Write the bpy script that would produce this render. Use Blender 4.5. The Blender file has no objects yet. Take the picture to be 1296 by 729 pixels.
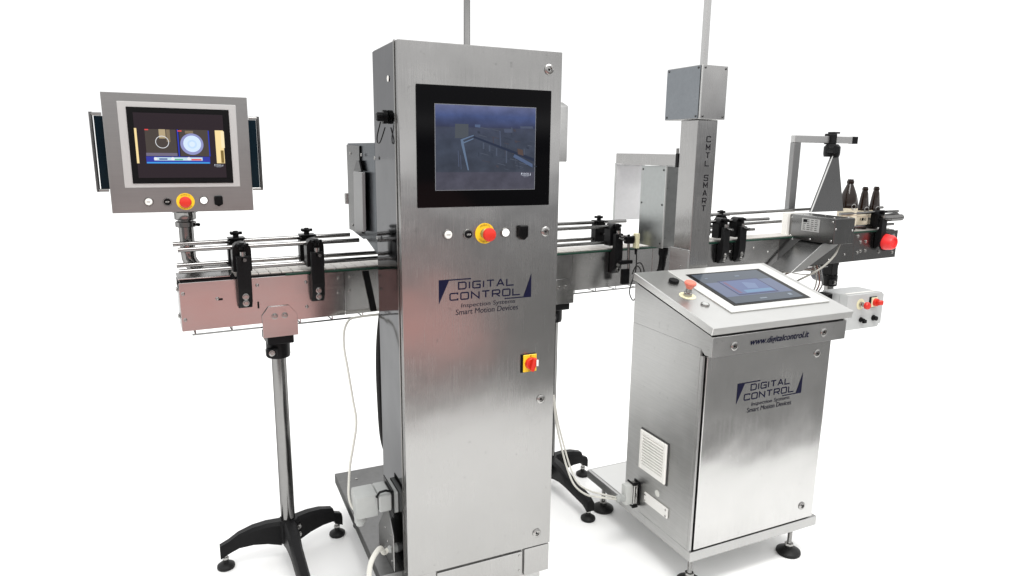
import bpy, bmesh, math, random
from mathutils import Matrix, Vector
random.seed(7)
S = bpy.context.scene
COL = S.collection
# ------------------------------------------------------------------ camera
F_PX, CAM = 858.84, Vector((0, 0, 1.55))
RC = ((0.90621675, -0.42261966, 0.01279937), (-0.07290468, -0.18600362, -0.97984058), (0.41648062, 0.88701481, -0.19937054))
rx, ry, rz = (Vector(r) for r in RC)
cd = bpy.data.cameras.new('camera'); cam = bpy.data.objects.new('camera', cd); COL.objects.link(cam)
cd.sensor_width = 36; cd.lens = F_PX / 1296 * 36; cd.clip_end = 500; cd.clip_start = .05
m = Matrix((rx, -ry, -rz)).transposed().to_4x4(); m.translation = CAM
cam.matrix_world = m; S.camera = cam
# ------------------------------------------------------------------ world: plain white surround, tones behind the camera shaped for steel reflections
W = bpy.data.worlds.new('World'); S.world = W; W.use_nodes = True
nt = W.node_tree; bg = nt.nodes['Background']
tc = nt.nodes.new('ShaderNodeTexCoord'); sp = nt.nodes.new('ShaderNodeSeparateXYZ'); nt.links.new(tc.outputs['Generated'], sp.inputs[0])
mr = nt.nodes.new('ShaderNodeMapRange'); mr.interpolation_type = 'SMOOTHSTEP'
mr.inputs['From Min'].default_value = .12; mr.inputs['From Max'].default_value = -.35
nt.links.new(sp.outputs['Y'], mr.inputs['Value'])
def ramp(pts):
    r = nt.nodes.new('ShaderNodeValToRGB'); cr = r.color_ramp
    while len(cr.elements) < len(pts): cr.elements.new(.5)
    for e, (p, c) in zip(cr.elements, pts): e.position = p; e.color = (*c, 1)
    a = nt.nodes.new('ShaderNodeMath'); a.operation = 'MULTIPLY_ADD'; a.inputs[1].default_value = .5; a.inputs[2].default_value = .5
    nt.links.new(sp.outputs['Z'], a.inputs[0]); nt.links.new(a.outputs[0], r.inputs[0]); return r
G = lambda v: (v, v, v)
fw = ramp([(.0, G(.5)), (.56, G(.5)), (.78, G(.68)), (1, G(.75))])
bk = ramp([(.0, G(.06)), (.5, (.06, .062, .07)), (.52, (.08, .08, .09)), (.545, G(.45)), (.57, G(1)), (.60, G(.45)), (.63, G(.34)), (.78, G(.62)), (1, G(.75))])
mx = nt.nodes.new('ShaderNodeMix'); mx.data_type = 'RGBA'
nt.links.new(mr.outputs[0], mx.inputs['Factor']); nt.links.new(fw.outputs[0], mx.inputs['A']); nt.links.new(bk.outputs[0], mx.inputs['B'])
nt.links.new(mx.outputs['Result'], bg.inputs[0]); bg.inputs[1].default_value = 2.3
# ------------------------------------------------------------------ lamps
def area(name, loc, aim, sx, sy, power, col=(1, 1, 1)):
    l = bpy.data.lights.new(name, 'AREA'); l.shape = 'RECTANGLE'; l.size = sx; l.size_y = sy; l.energy = power; l.color = col
    o = bpy.data.objects.new(name, l); COL.objects.link(o); o.location = loc
    o.rotation_euler = (Vector(aim) - Vector(loc)).to_track_quat('-Z', 'Y').to_euler(); return o
area('ceiling_lamp', (1.5, 0.8, 4.2), (1.4, 2.2, .6), 3.0, 1.2, 130, (1, .99, .97))
vs = S.view_settings; vs.view_transform = 'Standard'; vs.look = 'None'; vs.exposure = 0; vs.gamma = 1; vs.use_curve_mapping = False
S.cycles.use_denoising = True; S.cycles.max_bounces = 8; S.cycles.glossy_bounces = 5
S.cycles.sample_clamp_indirect = 6

# ------------------------------------------------------------------ helpers
def U(px, py, ax, c):
    """real point seen at photo pixel on the plane coord[ax] = c"""
    d = rx * ((px - 648) / F_PX) + ry * ((py - 364.5) / F_PX) + rz
    return CAM + d * ((c - CAM[ax]) / d[ax])
def UPl(px, py, p0, n):
    d = rx * ((px - 648) / F_PX) + ry * ((py - 364.5) / F_PX) + rz
    return CAM + d * ((p0 - CAM).dot(n) / d.dot(n))
MATS = {}
def mat(name, col, rough=.5, metal=0., emit=None, es=1., coat=0., bump=0., scale=(60, 60, 60), rvar=0., cvar=0., trans=0., spec=.5, edge=None, warp=0.):
    if name in MATS: return MATS[name]
    m = bpy.data.materials.new(name); m.use_nodes = True; t = m.node_tree; b = t.nodes['Principled BSDF']
    b.inputs['Base Color'].default_value = (*col, 1); b.inputs['Roughness'].default_value = rough; b.inputs['Metallic'].default_value = metal
    b.inputs['Specular IOR Level'].default_value = spec
    if metal and edge is None: edge = .55
    if edge is not None: b.inputs['Specular Tint'].default_value = (edge, edge, edge, 1)
    b.inputs['Coat Weight'].default_value = coat; b.inputs['Transmission Weight'].default_value = trans
    if emit: b.inputs['Emission Color'].default_value = (*emit, 1); b.inputs['Emission Strength'].default_value = es
    if bump or rvar or cvar or warp:
        c = t.nodes.new('ShaderNodeTexCoord'); mp = t.nodes.new('ShaderNodeMapping'); mp.inputs['Scale'].default_value = scale
        t.links.new(c.outputs['Object'], mp.inputs[0])
        n = t.nodes.new('ShaderNodeTexNoise'); n.inputs['Scale'].default_value = 1; n.inputs['Detail'].default_value = 4; t.links.new(mp.outputs[0], n.inputs[0])
        n2 = t.nodes.new('ShaderNodeTexNoise'); n2.inputs['Scale'].default_value = 5; n2.inputs['Detail'].default_value = 5; n2.inputs['Roughness'].default_value = .6
        t.links.new(c.outputs['Object'], n2.inputs[0])
        if warp:
            n3 = t.nodes.new('ShaderNodeTexNoise'); n3.inputs['Scale'].default_value = 3.2; n3.inputs['Detail'].default_value = 2; n3.inputs['Roughness'].default_value = .45
            t.links.new(c.outputs['Object'], n3.inputs[0])
            b3 = t.nodes.new('ShaderNodeBump'); b3.inputs['Strength'].default_value = 1; b3.inputs['Distance'].default_value = warp
            t.links.new(n3.outputs[0], b3.inputs['Height']); t.links.new(b3.outputs[0], b.inputs['Normal'])
        if bump:
            bp = t.nodes.new('ShaderNodeBump'); bp.inputs['Strength'].default_value = bump; bp.inputs['Distance'].default_value = .002
            t.links.new(n.outputs[0], bp.inputs['Height']); t.links.new(bp.outputs[0], b.inputs['Normal'])
            if warp: t.links.new(b3.outputs[0], bp.inputs['Normal'])
        if rvar:
            a = t.nodes.new('ShaderNodeMath'); a.operation = 'ADD'; t.links.new(n.outputs[0], a.inputs[0]); t.links.new(n2.outputs[0], a.inputs[1])
            r = t.nodes.new('ShaderNodeMapRange'); r.inputs['From Min'].default_value = .6; r.inputs['From Max'].default_value = 1.4
            r.inputs['To Min'].default_value = rough - rvar; r.inputs['To Max'].default_value = rough + rvar
            t.links.new(a.outputs[0], r.inputs[0]); t.links.new(r.outputs[0], b.inputs['Roughness'])
        if cvar:
            a = t.nodes.new('ShaderNodeMath'); a.operation = 'ADD'; t.links.new(n.outputs[0], a.inputs[0]); t.links.new(n2.outputs[0], a.inputs[1])
            r = t.nodes.new('ShaderNodeMapRange'); r.inputs['From Min'].default_value = .6; r.inputs['From Max'].default_value = 1.4
            r.inputs['To Min'].default_value = 1 - cvar; r.inputs['To Max'].default_value = 1 + cvar
            t.links.new(a.outputs[0], r.inputs[0])
            v = t.nodes.new('ShaderNodeVectorMath'); v.operation = 'SCALE'; v.inputs[0].default_value = col; t.links.new(r.outputs[0], v.inputs['Scale'])
            t.links.new(v.outputs[0], b.inputs['Base Color'])
            if warp:      # small marks, fingerprints and specks left on the sheet
                n4 = t.nodes.new('ShaderNodeTexNoise'); n4.inputs['Scale'].default_value = 42; n4.inputs['Detail'].default_value = 3
                t.links.new(c.outputs['Object'], n4.inputs[0])
                k4_ = t.nodes.new('ShaderNodeMapRange'); k4_.inputs['From Min'].default_value = .68; k4_.inputs['From Max'].default_value = .80
                k4_.inputs['To Min'].default_value = 1; k4_.inputs['To Max'].default_value = .78; t.links.new(n4.outputs[0], k4_.inputs[0])
                v4 = t.nodes.new('ShaderNodeVectorMath'); v4.operation = 'SCALE'; t.links.new(v.outputs[0], v4.inputs[0]); t.links.new(k4_.outputs[0], v4.inputs['Scale'])
                t.links.new(v4.outputs[0], b.inputs['Base Color'])
    MATS[name] = m; return m
BR = (900, 900, 7)      # vertical hairline
STEEL = mat('brushed_steel', (.37, .366, .36), .24, 1, bump=.02, scale=BR, rvar=.08, cvar=.08, warp=.006)
STEELX = mat('brushed_steel_lengthwise', (.46, .455, .45), .20, 1, bump=.015, scale=(7, 900, 900), rvar=.08, cvar=.12, warp=.004)
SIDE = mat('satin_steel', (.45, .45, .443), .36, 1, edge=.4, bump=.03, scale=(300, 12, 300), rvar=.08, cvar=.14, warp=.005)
MIRROR = mat('darkened_polished_steel', (.23, .232, .24), .07, 1, edge=.5, rvar=.03, cvar=.15, warp=.006, scale=(300, 300, 6))  # cabinet side: base colour darkened in place of dark hall reflections
DARK = mat('dark_steel', (.19, .19, .188), .24, 1, rvar=.05, cvar=.1, scale=BR)
TOPS = mat('bead_blasted_steel', (.64, .64, .625), .34, 1, rvar=.05, cvar=.05, scale=BR)
TUBE = mat('tube_steel', (.25, .247, .243), .16, 1, edge=.3, rvar=.04, cvar=.05)
SCREW = mat('screw_steel', (.38, .375, .365), .25, 1)
ALU = mat('anodised_aluminium', (.50, .50, .49), .45, .8, cvar=.05)
BLACK = mat('black_plastic', (.004, .004, .0045), .36, spec=.13, bump=.05, scale=(200, 200, 200), rvar=.06)
CAST = mat('black_cast_nylon', (.005, .005, .0055), .42, spec=.15, bump=.35, scale=(260, 260, 260), rvar=.08)
RUBBER = mat('rubber', (.007, .007, .007), .5, spec=.25)
GLOSSB = mat('black_glass', (.002, .002, .0025), .12, spec=.07)
WHITE = mat('white_plastic', (.80, .79, .75), .4, cvar=.03)
LAMPW = mat('lit_white_lens', (.9, .9, .9), .3, emit=(1, 1, .98), es=.7)
GREY = mat('grey_plastic', (.36, .37, .36), .45, cvar=.05)
LGREY = mat('light_grey_enclosure', (.44, .45, .445), .42, cvar=.04)
RED = mat('red_plastic', (.62, .025, .012), .35)
YEL = mat('yellow_plate', (.85, .55, .02), .4)
CREAM = mat('cream_plate', (.72, .68, .45), .4)
SLAT = mat('belt_plastic', (.60, .57, .53), .33, .35, cvar=.08, scale=(90, 90, 90))
GREEN = mat('green_wear_strip', (.012, .045, .03), .35, spec=.2)
INK = mat('navy_ink', (.006, .0065, .026), .6, spec=.1)
INKG = mat('grey_ink', (.018, .017, .028), .6, spec=.1)
INKB = mat('black_ink', (.006, .006, .008), .6, spec=.1)
INKY = mat('dark_print', (.25, .13, .01), .5)
PAPER = mat('silver_label', (.45, .45, .44), .4, .5)
LABELW = mat('white_label', (.74, .73, .70), .5)
LABELC = mat('cream_paper_label', (.60, .54, .42), .6, cvar=.12, scale=(60, 60, 60))
AMBER = mat('amber_glass', (.010, .004, .002), .05, spec=.42, bump=.3, scale=(70, 70, 40))
CABLEW = mat('white_cable', (.58, .57, .52), .45)
CABLEG = mat('grey_cable', (.30, .29, .26), .5)
ACRYL = mat('smoked_blue_acrylic', (.004, .012, .019), .08, spec=.2)
def emis(name, c, s=1.): return mat(name, tuple(x * .05 for x in c), .12, emit=c, es=s, spec=.12)

class MB:
    def __init__(s): s.bm = bmesh.new(); s.M = Matrix()
    def _v(s, p): return s.bm.verts.new(s.M @ Vector(p))
    def box(s, a, b, bev=0., seg=1):
        x0, x1 = sorted((a[0], b[0])); y0, y1 = sorted((a[1], b[1])); z0, z1 = sorted((a[2], b[2]))
        v = [s._v(p) for p in ((x0,y0,z0),(x1,y0,z0),(x1,y1,z0),(x0,y1,z0),(x0,y0,z1),(x1,y0,z1),(x1,y1,z1),(x0,y1,z1))]
        f = [s.bm.faces.new([v[i] for i in q]) for q in ((3,2,1,0),(4,5,6,7),(0,1,5,4),(1,2,6,5),(2,3,7,6),(3,0,4,7))]
        if bev:
            es = {e for q in f for e in q.edges}
            bmesh.ops.bevel(s.bm, geom=list(es), offset=bev, segments=seg, affect='EDGES', profile=.6)
        return s
    def prism(s, pts, h0, h1, axis='z', bev=0.):
        """polygon extruded along an axis; pts in the other two coordinates, in axis order"""
        def p3(p, h): return {'x': (h, p[0], p[1]), 'y': (p[0], h, p[1]), 'z': (p[0], p[1], h)}[axis]
        A = [s._v(p3(p, h0)) for p in pts]; B = [s._v(p3(p, h1)) for p in pts]; n = len(pts)
        f = [s.bm.faces.new(A[::-1]), s.bm.faces.new(B)] + [s.bm.faces.new((A[i], A[(i+1) % n], B[(i+1) % n], B[i])) for i in range(n)]
        bmesh.ops.recalc_face_normals(s.bm, faces=f)
        if bev: bmesh.ops.bevel(s.bm, geom=list({e for q in f for e in q.edges}), offset=bev, segments=1, affect='EDGES')
        return s
    def hull(s, bot, top):
        A = [s._v(p) for p in bot]; B = [s._v(p) for p in top]; n = len(bot)
        f = [s.bm.faces.new(A[::-1]), s.bm.faces.new(B)] + [s.bm.faces.new((A[i], A[(i+1) % n], B[(i+1) % n], B[i])) for i in range(n)]
        bmesh.ops.recalc_face_normals(s.bm, faces=f); return s
    def lathe(s, prof, seg=24, at=(0, 0, 0)):
        rings = []
        for r, z in prof:
            if r < 1e-6: rings.append([s._v((at[0], at[1], at[2]+z))])
            else: rings.append([s._v((at[0]+r*math.cos(2*math.pi*k/seg), at[1]+r*math.sin(2*math.pi*k/seg), at[2]+z)) for k in range(seg)])
        fs = []
        for A, B in zip(rings, rings[1:]):
            for k in range(seg):
                q = [A[k % len(A)], A[(k+1) % len(A)], B[(k+1) % len(B)], B[k % len(B)]]
                u = [];  [u.append(x) for x in q if x not in u]
                if len(u) > 2: fs.append(s.bm.faces.new(u))
        for R in (rings[0], rings[-1]):
            if len(R) > 1: fs.append(s.bm.faces.new(R))
        for f in fs: f.smooth = True
        bmesh.ops.recalc_face_normals(s.bm, faces=fs); return s
    def tube(s, pts, r, seg=10, closed=False, caps=True):
        pts = [Vector(p) for p in pts]; n = len(pts); rings = []; up = None
        for i, p in enumerate(pts):
            if closed: d = pts[(i+1) % n] - pts[i-1]
            else: d = pts[min(i+1, n-1)] - pts[max(i-1, 0)]
            d.normalize()
            if up is None: up = d.orthogonal().normalized()
            up = (up - d * up.dot(d)); up = up.normalized() if up.length > 1e-6 else d.orthogonal().normalized()
            w = d.cross(up); rr = r[i] if isinstance(r, (list, tuple)) else r
            rings.append([s._v(p + (up*math.cos(2*math.pi*k/seg) + w*math.sin(2*math.pi*k/seg))*rr) for k in range(seg)])
        fs = []; 
        for i in range(n if closed else n-1):
            A, B = rings[i], rings[(i+1) % n]
            for k in range(seg): fs.append(s.bm.faces.new((A[k], A[(k+1) % seg], B[(k+1) % seg], B[k])))
        for f in fs: f.smooth = True
        if caps and not closed: fs += [s.bm.faces.new(rings[0][::-1]), s.bm.faces.new(rings[-1])]
        bmesh.ops.recalc_face_normals(s.bm, faces=fs); return s
    def ribbon(s, pts, w, z=0., closed=False):
        """flat mitred stroke in the local xy plane"""
        P = [Vector(p[:2]) for p in pts]; n = len(P); L = []; R = []
        for i, p in enumerate(P):
            a = (p - P[i-1]).normalized() if (i or closed) else None
            b = (P[(i+1) % n] - p).normalized() if (i < n-1 or closed) else None
            a = a or b; b = b or a
            t = (a + b).normalized(); nn = Vector((-t.y, t.x)); k = w/2 / max(.35, nn.dot(Vector((-a.y, a.x))))
            L.append(s._v((*(p + nn*k), z))); R.append(s._v((*(p - nn*k), z)))
        for i in range(n if closed else n-1):
            j = (i+1) % n; s.bm.faces.new((R[i], R[j], L[j], L[i]))
        return s
    def poly(s, pts): s.bm.faces.new([s._v(p) for p in pts]); return s
    def mesh(s, name):
        me = bpy.data.meshes.new(name); s.bm.to_mesh(me); s.bm.free(); return me
def shade(me, ang=35):
    for p in me.polygons: p.use_smooth = True
    me.set_sharp_from_angle(angle=math.radians(ang))
def root_of(o):
    while o.parent: o = o.parent
    return o
def rootM(o):
    """world matrix of an object, from its own chain of parents"""
    M = Matrix()
    while o: M = o.matrix_basis @ M; o = o.parent
    return M
def thing(name, label, cat, loc=(0, 0, 0), rotz=0., group=None):
    o = bpy.data.objects.new(name, None); COL.objects.link(o); o.empty_display_size = .1
    o.location = loc; o.rotation_euler = (0, 0, rotz); o['label'] = label; o['category'] = cat
    if group: o['group'] = group
    return o
def part(name, mb, material, parent, local=False, label=None, smooth=True):
    me = mb.mesh(name) if isinstance(mb, MB) else mb
    if parent is not None and not local: me.transform(rootM(parent).inverted())
    if smooth: shade(me)
    if not me.materials: me.materials.append(material)
    o = bpy.data.objects.new(name, me); COL.objects.link(o)
    if parent is not None: o.parent = parent
    if label: o['label'] = label
    return o
def tag(o, label, cat, group=None):
    """a thing that is one mesh: move its origin to its base"""
    o['label'] = label; o['category'] = cat
    if group: o['group'] = group
    vs_ = [v.co for v in o.data.vertices]; c = sum(vs_, Vector()) / len(vs_); c.z = min(v.z for v in vs_)
    o.data.transform(Matrix.Translation(-c)); o.location = c; return o
def struct(name, mb, material):
    o = part(name, mb, material, None); o['kind'] = 'structure'; return o
def put(me, name, M, parent, label=None):
    """shared mesh placed by a world matrix"""
    o = bpy.data.objects.new(name, me); COL.objects.link(o); o.parent = parent
    o.matrix_basis = rootM(parent).inverted() @ M
    if label: o['label'] = label
    return o
def frame(o, x, y):
    x = Vector(x).normalized(); z = x.cross(Vector(y)).normalized(); y = z.cross(x)
    M = Matrix((x, y, z)).transposed().to_4x4(); M.translation = Vector(o); return M
FR = lambda o: frame(o, (1, 0, 0), (0, 0, 1))          # facing -y
LF = lambda o: frame(o, (0, -1, 0), (0, 0, 1))         # facing -x
RT = lambda o: frame(o, (0, 1, 0), (0, 0, 1))          # facing +x
UPF = lambda o: frame(o, (1, 0, 0), (0, 1, 0))
def mk(fn, name, material, sm=True):
    b = MB(); fn(b); me = b.mesh(name)
    if sm: shade(me)
    me.materials.append(material); return me
def smoothpath(pts, n=8):
    P = [Vector(p) for p in pts]; P = [2*P[0]-P[1]] + P + [2*P[-1]-P[-2]]; out = []
    for i in range(1, len(P)-2):
        a, b, c, d = P[i-1:i+3]
        for k in range(n):
            t = k/n; out.append(.5*((2*b)+(c-a)*t+(2*a-5*b+4*c-d)*t*t+(3*b-a-3*c+d)*t**3))
    return out + [P[-2]]
def text(s, M, w, h, material, parent, name='lettering', shear=0., font_off=.0):
    cu = bpy.data.curves.new(name, 'FONT'); cu.body = s; cu.size = 1; cu.shear = shear; cu.offset = font_off
    o = bpy.data.objects.new(name, cu); COL.objects.link(o)
    bpy.context.view_layer.update()
    me = bpy.data.meshes.new_from_object(o.evaluated_get(bpy.context.evaluated_depsgraph_get()))
    bpy.data.objects.remove(o); bpy.data.curves.remove(cu); me.name = name
    xs = [v.co.x for v in me.vertices]; ys = [v.co.y for v in me.vertices]
    x0, x1, y0, y1 = min(xs), max(xs), min(ys), max(ys); kx = w/(x1-x0); ky = h/(y1-y0)
    me.transform(M @ Matrix.Diagonal((kx, ky, 1, 1)) @ Matrix.Translation((-(x0+x1)/2, -(y0+y1)/2, 0)))
    me.materials.clear(); me.materials.append(material)
    return part(name, me, material, parent, smooth=False)
STROKE = {
 'D': [([(0,0),(0,1),(.82,1),(1,.85),(1,.15),(.82,0)], True)], 'I': [([(0,0),(0,1)], False)],
 'G': [([(1,.82),(1,1),(.12,1),(0,.88),(0,.12),(.12,0),(1,0),(1,.5),(.5,.5)], False)],
 'T': [([(0,1),(1,1)], False), ([(.5,.94),(.5,0)], False)], 'A': [([(0,0),(.46,1),(.54,1),(1,0)], False), ([(.2,.33),(.8,.33)], False)],
 'L': [([(0,1),(0,0),(1,0)], False)], 'C': [([(1,.78),(1,1),(.12,1),(0,.88),(0,.12),(.12,0),(1,0),(1,.22)], False)],
 'O': [([(.1,0),(0,.1),(0,.9),(.1,1),(.9,1),(1,.9),(1,.1),(.9,0)], True)], 'N': [([(0,0),(0,1),(1,0),(1,1)], False)],
 'R': [([(0,0),(0,1),(.88,1),(1,.88),(1,.55),(.88,.43),(.06,.43)], False), ([(.5,.4),(1,0)], False)],
 'S': [([(1,.8),(1,1),(.1,1),(0,.9),(0,.6),(.1,.5),(.9,.5),(1,.4),(1,.1),(.9,0),(0,0),(0,.2)], False)],
 'M': [([(0,0),(0,1),(.5,.35),(1,1),(1,0)], False)]}
def glyph(b, ch, x, y, w, h, sw, slant=0.):
    for k, (pts, cl) in enumerate(STROKE[ch]):
        b.ribbon([(x + p[0]*w + slant*p[1]*h, y + p[1]*h) for p in pts], sw, .0004 + .0002*k, cl)
def word(b, s, x0, x1, y, h, sw):
    wi = [.12 if c == 'I' else 1 for c in s]; gap = .42
    u = (x1 - x0) / (sum(wi) + gap*(len(s)-1)); x = x0
    for c, k in zip(s, wi): glyph(b, c, x + (u*.06 if c == 'I' else 0), y, u*(1 if c != 'I' else 1)*1, h, sw); x += u*(k + gap)

# shared small meshes (local z = outwards)
def hexbolt(b, r=.0075, h=.006):
    b.lathe([(r*1.45, 0), (r*1.45, h*.25), (r*1.25, h*.3)], 16); b.prism([(r*math.cos(k*math.pi/3), r*math.sin(k*math.pi/3)) for k in range(6)], h*.25, h*1.2, 'z', bev=.0006)
M_BOLT = mk(lambda b: hexbolt(b), 'bolt', SCREW)
M_SCREW = mk(lambda b: b.lathe([(.006, 0), (.006, .001), (.0045, .003), (.0022, .0034), (.002, .002), (0, .002)], 14), 'screw', SCREW)
M_TINY = mk(lambda b: b.lathe([(.0042, 0), (.0042, .001), (.003, .0024), (0, .0028)], 10), 'screw', SCREW)
M_DSCREW = mk(lambda b: b.lathe([(.0045, 0), (.0045, .001), (.003, .0026), (0, .003)], 10), 'screw', mat('dark_screw', (.08, .08, .08), .4, 1))
def lockm(b):
    b.lathe([(.0155, 0), (.0155, .002), (.013, .004), (.0085, .0045), (.008, .001), (0, .001)], 24)
M_LOCK = mk(lockm, 'lock', SCREW)
M_LOCKIN = mk(lambda b: b.prism([(.0045*math.cos(k*2*math.pi/3+.5), .0045*math.sin(k*2*math.pi/3+.5)) for k in range(3)], .0012, .004, 'z'), 'lock_core', BLACK)
def lock(parent, M, i=0):
    o = put(M_LOCK, 'lock', M, parent); put(M_LOCKIN, 'lock_core', M @ Matrix.Rotation(.4*i, 4, 'Z'), o)
M_BEZ = mk(lambda b: b.lathe([(.0155, 0), (.0155, .004), (.0145, .006), (.0125, .006), (.0125, .003), (0, .003)], 28), 'button_ring', SCREW)
def cap(h): return lambda b: b.lathe([(.0118, .002), (.0118, h-.002), (.010, h), (0, h)], 26)
M_CAPW = mk(cap(.010), 'button_cap', WHITE); M_CAPB = mk(cap(.010), 'button_cap', BLACK); M_CAPL = mk(cap(.008), 'lamp_lens', LAMPW)
def button(parent, M, cap_me, word_=None, ink=INKB, k=1.):
    M = M @ Matrix.Scale(k, 4)
    o = put(M_BEZ, 'push_button', M, parent); c = put(cap_me, 'button_cap' if cap_me is not M_CAPL else 'lamp_lens', M, o)
    if word_: text(word_, M @ Matrix.Translation((0, 0, .0106)), .013*k, .0045*k, ink, o)
    return o
M_YEL = mk(lambda b: b.lathe([(.030, 0), (.030, .0012), (.0, .0014)], 40), 'yellow_plate', YEL)
M_CRM = mk(lambda b: b.lathe([(.030, 0), (.030, .0012), (.0, .0014)], 40), 'cream_plate', CREAM)
M_ECOL = mk(lambda b: b.lathe([(.0145, .0013), (.0145, .010), (.0115, .012), (.0115, .024), (0, .024)], 24), 'collar', mat('stop_collar', (.35, .30, .12), .35, .5))
M_EKN = mk(lambda b: b.lathe([(.0135, .020), (.0155, .024), (.0195, .031), (.0200, .036), (.0185, .040), (.012, .0425), (0, .043)], 32), 'red_knob', RED)
def estop(parent, M, k=1., plate=None, print_=True):
    M = M @ Matrix.Scale(k, 4)
    o = put(plate or M_YEL, 'emergency_stop', M, parent); put(M_ECOL, 'collar', M, o); put(M_EKN, 'red_knob', M, o)
    if print_:
        for rr, st, ws in ((0, 'ARRESTO', 1), (math.pi, 'EMERGENZA', 1)):
            n = len(st)
            for i, ch in enumerate(st):
                a = rr + (i-(n-1)/2)*-.2
                text(ch, M @ Matrix.Rotation(a, 4, 'Z') @ Matrix.Translation((0, .0245, .0018)), .0036*k, .0052*k, INKY, o)
    return o
def leveller(name, parent, x, y, ztop, R=.034, dz=0.):
    """adjustable foot: pad and stem, world coordinates, standing on the floor"""
    b = MB(); b.lathe([(R*.92, 0), (R, .006), (R*.97, .013), (R*.72, .021), (R*.36, .027), (R*.30, .036), (0, .036)], 32, (x, y, 0.0))
    o = part(name, b, RUBBER, parent)
    b = MB(); zz = .03; r = R*.19; prof = [(0, zz)]
    while zz < ztop: prof += [(r, zz), (r*.86, zz+.002)]; zz += .004
    prof.append((0, zz)); b.lathe(prof, 12, (x, y, 0)); b.lathe([(r*1.9, .036), (r*1.9, .044), (0, .044)], 6, (x, y, 0))
    part('stem', b, SCREW, o); return o

# ================================================================== setting
b = MB(); b.poly([(-60, -6, 0), (60, -6, 0), (60, 90, 0), (-60, 90, 0)])
struct('floor', b, mat('white_floor', (.93, .93, .92), .55, spec=.3))
b = MB(); b.poly([(-60, -60, .004), (60, -60, .004), (60, .92, .004), (2.3, .92, .004), (1.5, .42, .004), (-60, .42, .004)])
struct('hall_floor', b, mat('hall_floor_grey', (.15, .148, .145), .6, cvar=.1, scale=(4, 4, 4)))  # out of view behind the camera; outline cut to shape door reflections
b = MB(); b.poly([(-3.5, -5.5, .008), (2.2, -5.5, .008), (2.2, -.75, .008), (-3.5, -.75, .008)])
struct('unseen_carpet', b, mat('rose_carpet', (.68, .36, .33), .9, cvar=.1, scale=(30, 30, 30)))  # unseen, added behind the camera to tint steel reflections pink

# ================================================================== conveyor (local frame: u along, v towards the back, z up)
CY = math.atan(.0695); C0 = Vector((-.064, 2.43, 0))
conv = thing('conveyor', 'long slat chain conveyor with steel side plates and chrome guide rails running behind the cabinets', 'conveyor', C0, CY)
CI = rootM(conv).inverted()
def cu(px, py, v):      # photo point on the conveyor's vertical plane at depth v -> (u, z)
    n = Vector((-math.sin(CY), math.cos(CY), 0)); p = UPl(px, py, C0 + n*v, n); q = CI @ p; return q.x, q.z
ZT, ZB, VD = 1.108, .945, .135
LEN = 3.90
uj = cu(436.5, 380, 0)[0]; uj2 = cu(984, 330, 0)[0]; uj3 = cu(1082, 300, 0)[0]
joints = [0, uj, 1.55, 2.0, uj2, uj3, LEN]
for i, (a, c) in enumerate(zip(joints, joints[1:])):
    for v0, v1 in ((0, .003), (VD-.003, VD)):
        b = MB(); b.box((a+.0008, v0, ZB), (c-.0008, v1, ZT), .0007)
        part('side_plate', b, DARK if (i == 5 or i == 4) and v0 == 0 else STEELX, conv, True, label='darker steel end plate' if i == 5 and v0 == 0 else None)
b = MB(); b.box((.01, .004, ZB+.012), (LEN-.01, VD-.004, ZB+.015)); part('bottom_pan', b, SIDE, conv, True)
for a in (0.0, LEN-.004):
    b = MB(); b.box((a, .0035, ZB+.002), (a+.004, VD-.0035, ZT-.02)); part('end_plate', b, STEELX, conv, True)
b = MB(); b.box((.34, -.002, ZT+.0005), (LEN-.1, .014, ZT+.0065), .001); b.box((.10, VD-.014, ZT-.001), (LEN-.1, VD+.002, ZT+.007), .001)
part('wear_strip', b, GREEN, conv, True)
# nose sheet at the in-feed, dark slot under it
b = MB(); b.box((.004, .0008, ZT+.0004), (.34, VD-.0008, ZT+.0068)); part('nose_block', b, BLACK, conv, True)
b = MB(); b.prism([(.0, .004), (.0, VD-.004), (.16, VD-.004), (.172, VD/2), (.16, .004)], ZT+.010, ZT+.0145, 'z', .001); part('transfer_sheet', b, STEELX, conv, True)
pitch = .0385
def slat(b):
    w = pitch - .0022
    b.prism([(0, .012), (w*.5, .012), (w, .012), (w, VD/2-.012), (w+.006, VD/2), (w, VD/2+.012), (w, VD-.012), (0, VD-.012), (0, VD/2+.010), (.006, VD/2), (0, VD/2-.010)], 0, .005, 'z', .0007)
M_SLAT = mk(slat, 'belt_slat', SLAT)
u = .176
while u < LEN-.07:
    o = bpy.data.objects.new('belt_slat', M_SLAT); COL.objects.link(o); o.parent = conv; o.location = (u, 0, ZT+.0075); u += pitch
b = MB(); b.tube([(LEN-.035, .015, ZT-.04), (LEN-.035, VD-.015, ZT-.04)], .045, 24); part('sprocket_drum', b, BLACK, conv, True)
def cbolt(me, name, px, py, v=0.):
    u_, z_ = cu(px, py, v); o = bpy.data.objects.new(name, me); COL.objects.link(o); o.parent = conv
    o.matrix_basis = frame((u_, v, z_), (1, 0, 0), (0, 0, 1)); return o
for q in [(325.5, 361), (387, 357), (388.5, 388), (231.5, 372), (234.5, 405), (275, 378)]: cbolt(M_SCREW, 'screw', *q)
for q in [(428, 352), (428, 370), (442.5, 350.5), (442.5, 368)]: cbolt(M_SCREW, 'screw', *q)
for q in [(749, 328), (745, 350), (917, 275.5 + 38), (924, 318.5), (975, 340), (1003, 302), (954, 314), (972, 319), (1049, 329), (1069, 322)]: cbolt(M_SCREW, 'screw', *q)
for q in [(1086, 299), (1089, 306), (1096, 305.5), (1085, 319.5), (1089, 317.5), (1095, 317), (1131, 298), (1129, 319), (1112, 318.5)]: cbolt(M_BOLT, 'bolt', *q)
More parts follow.
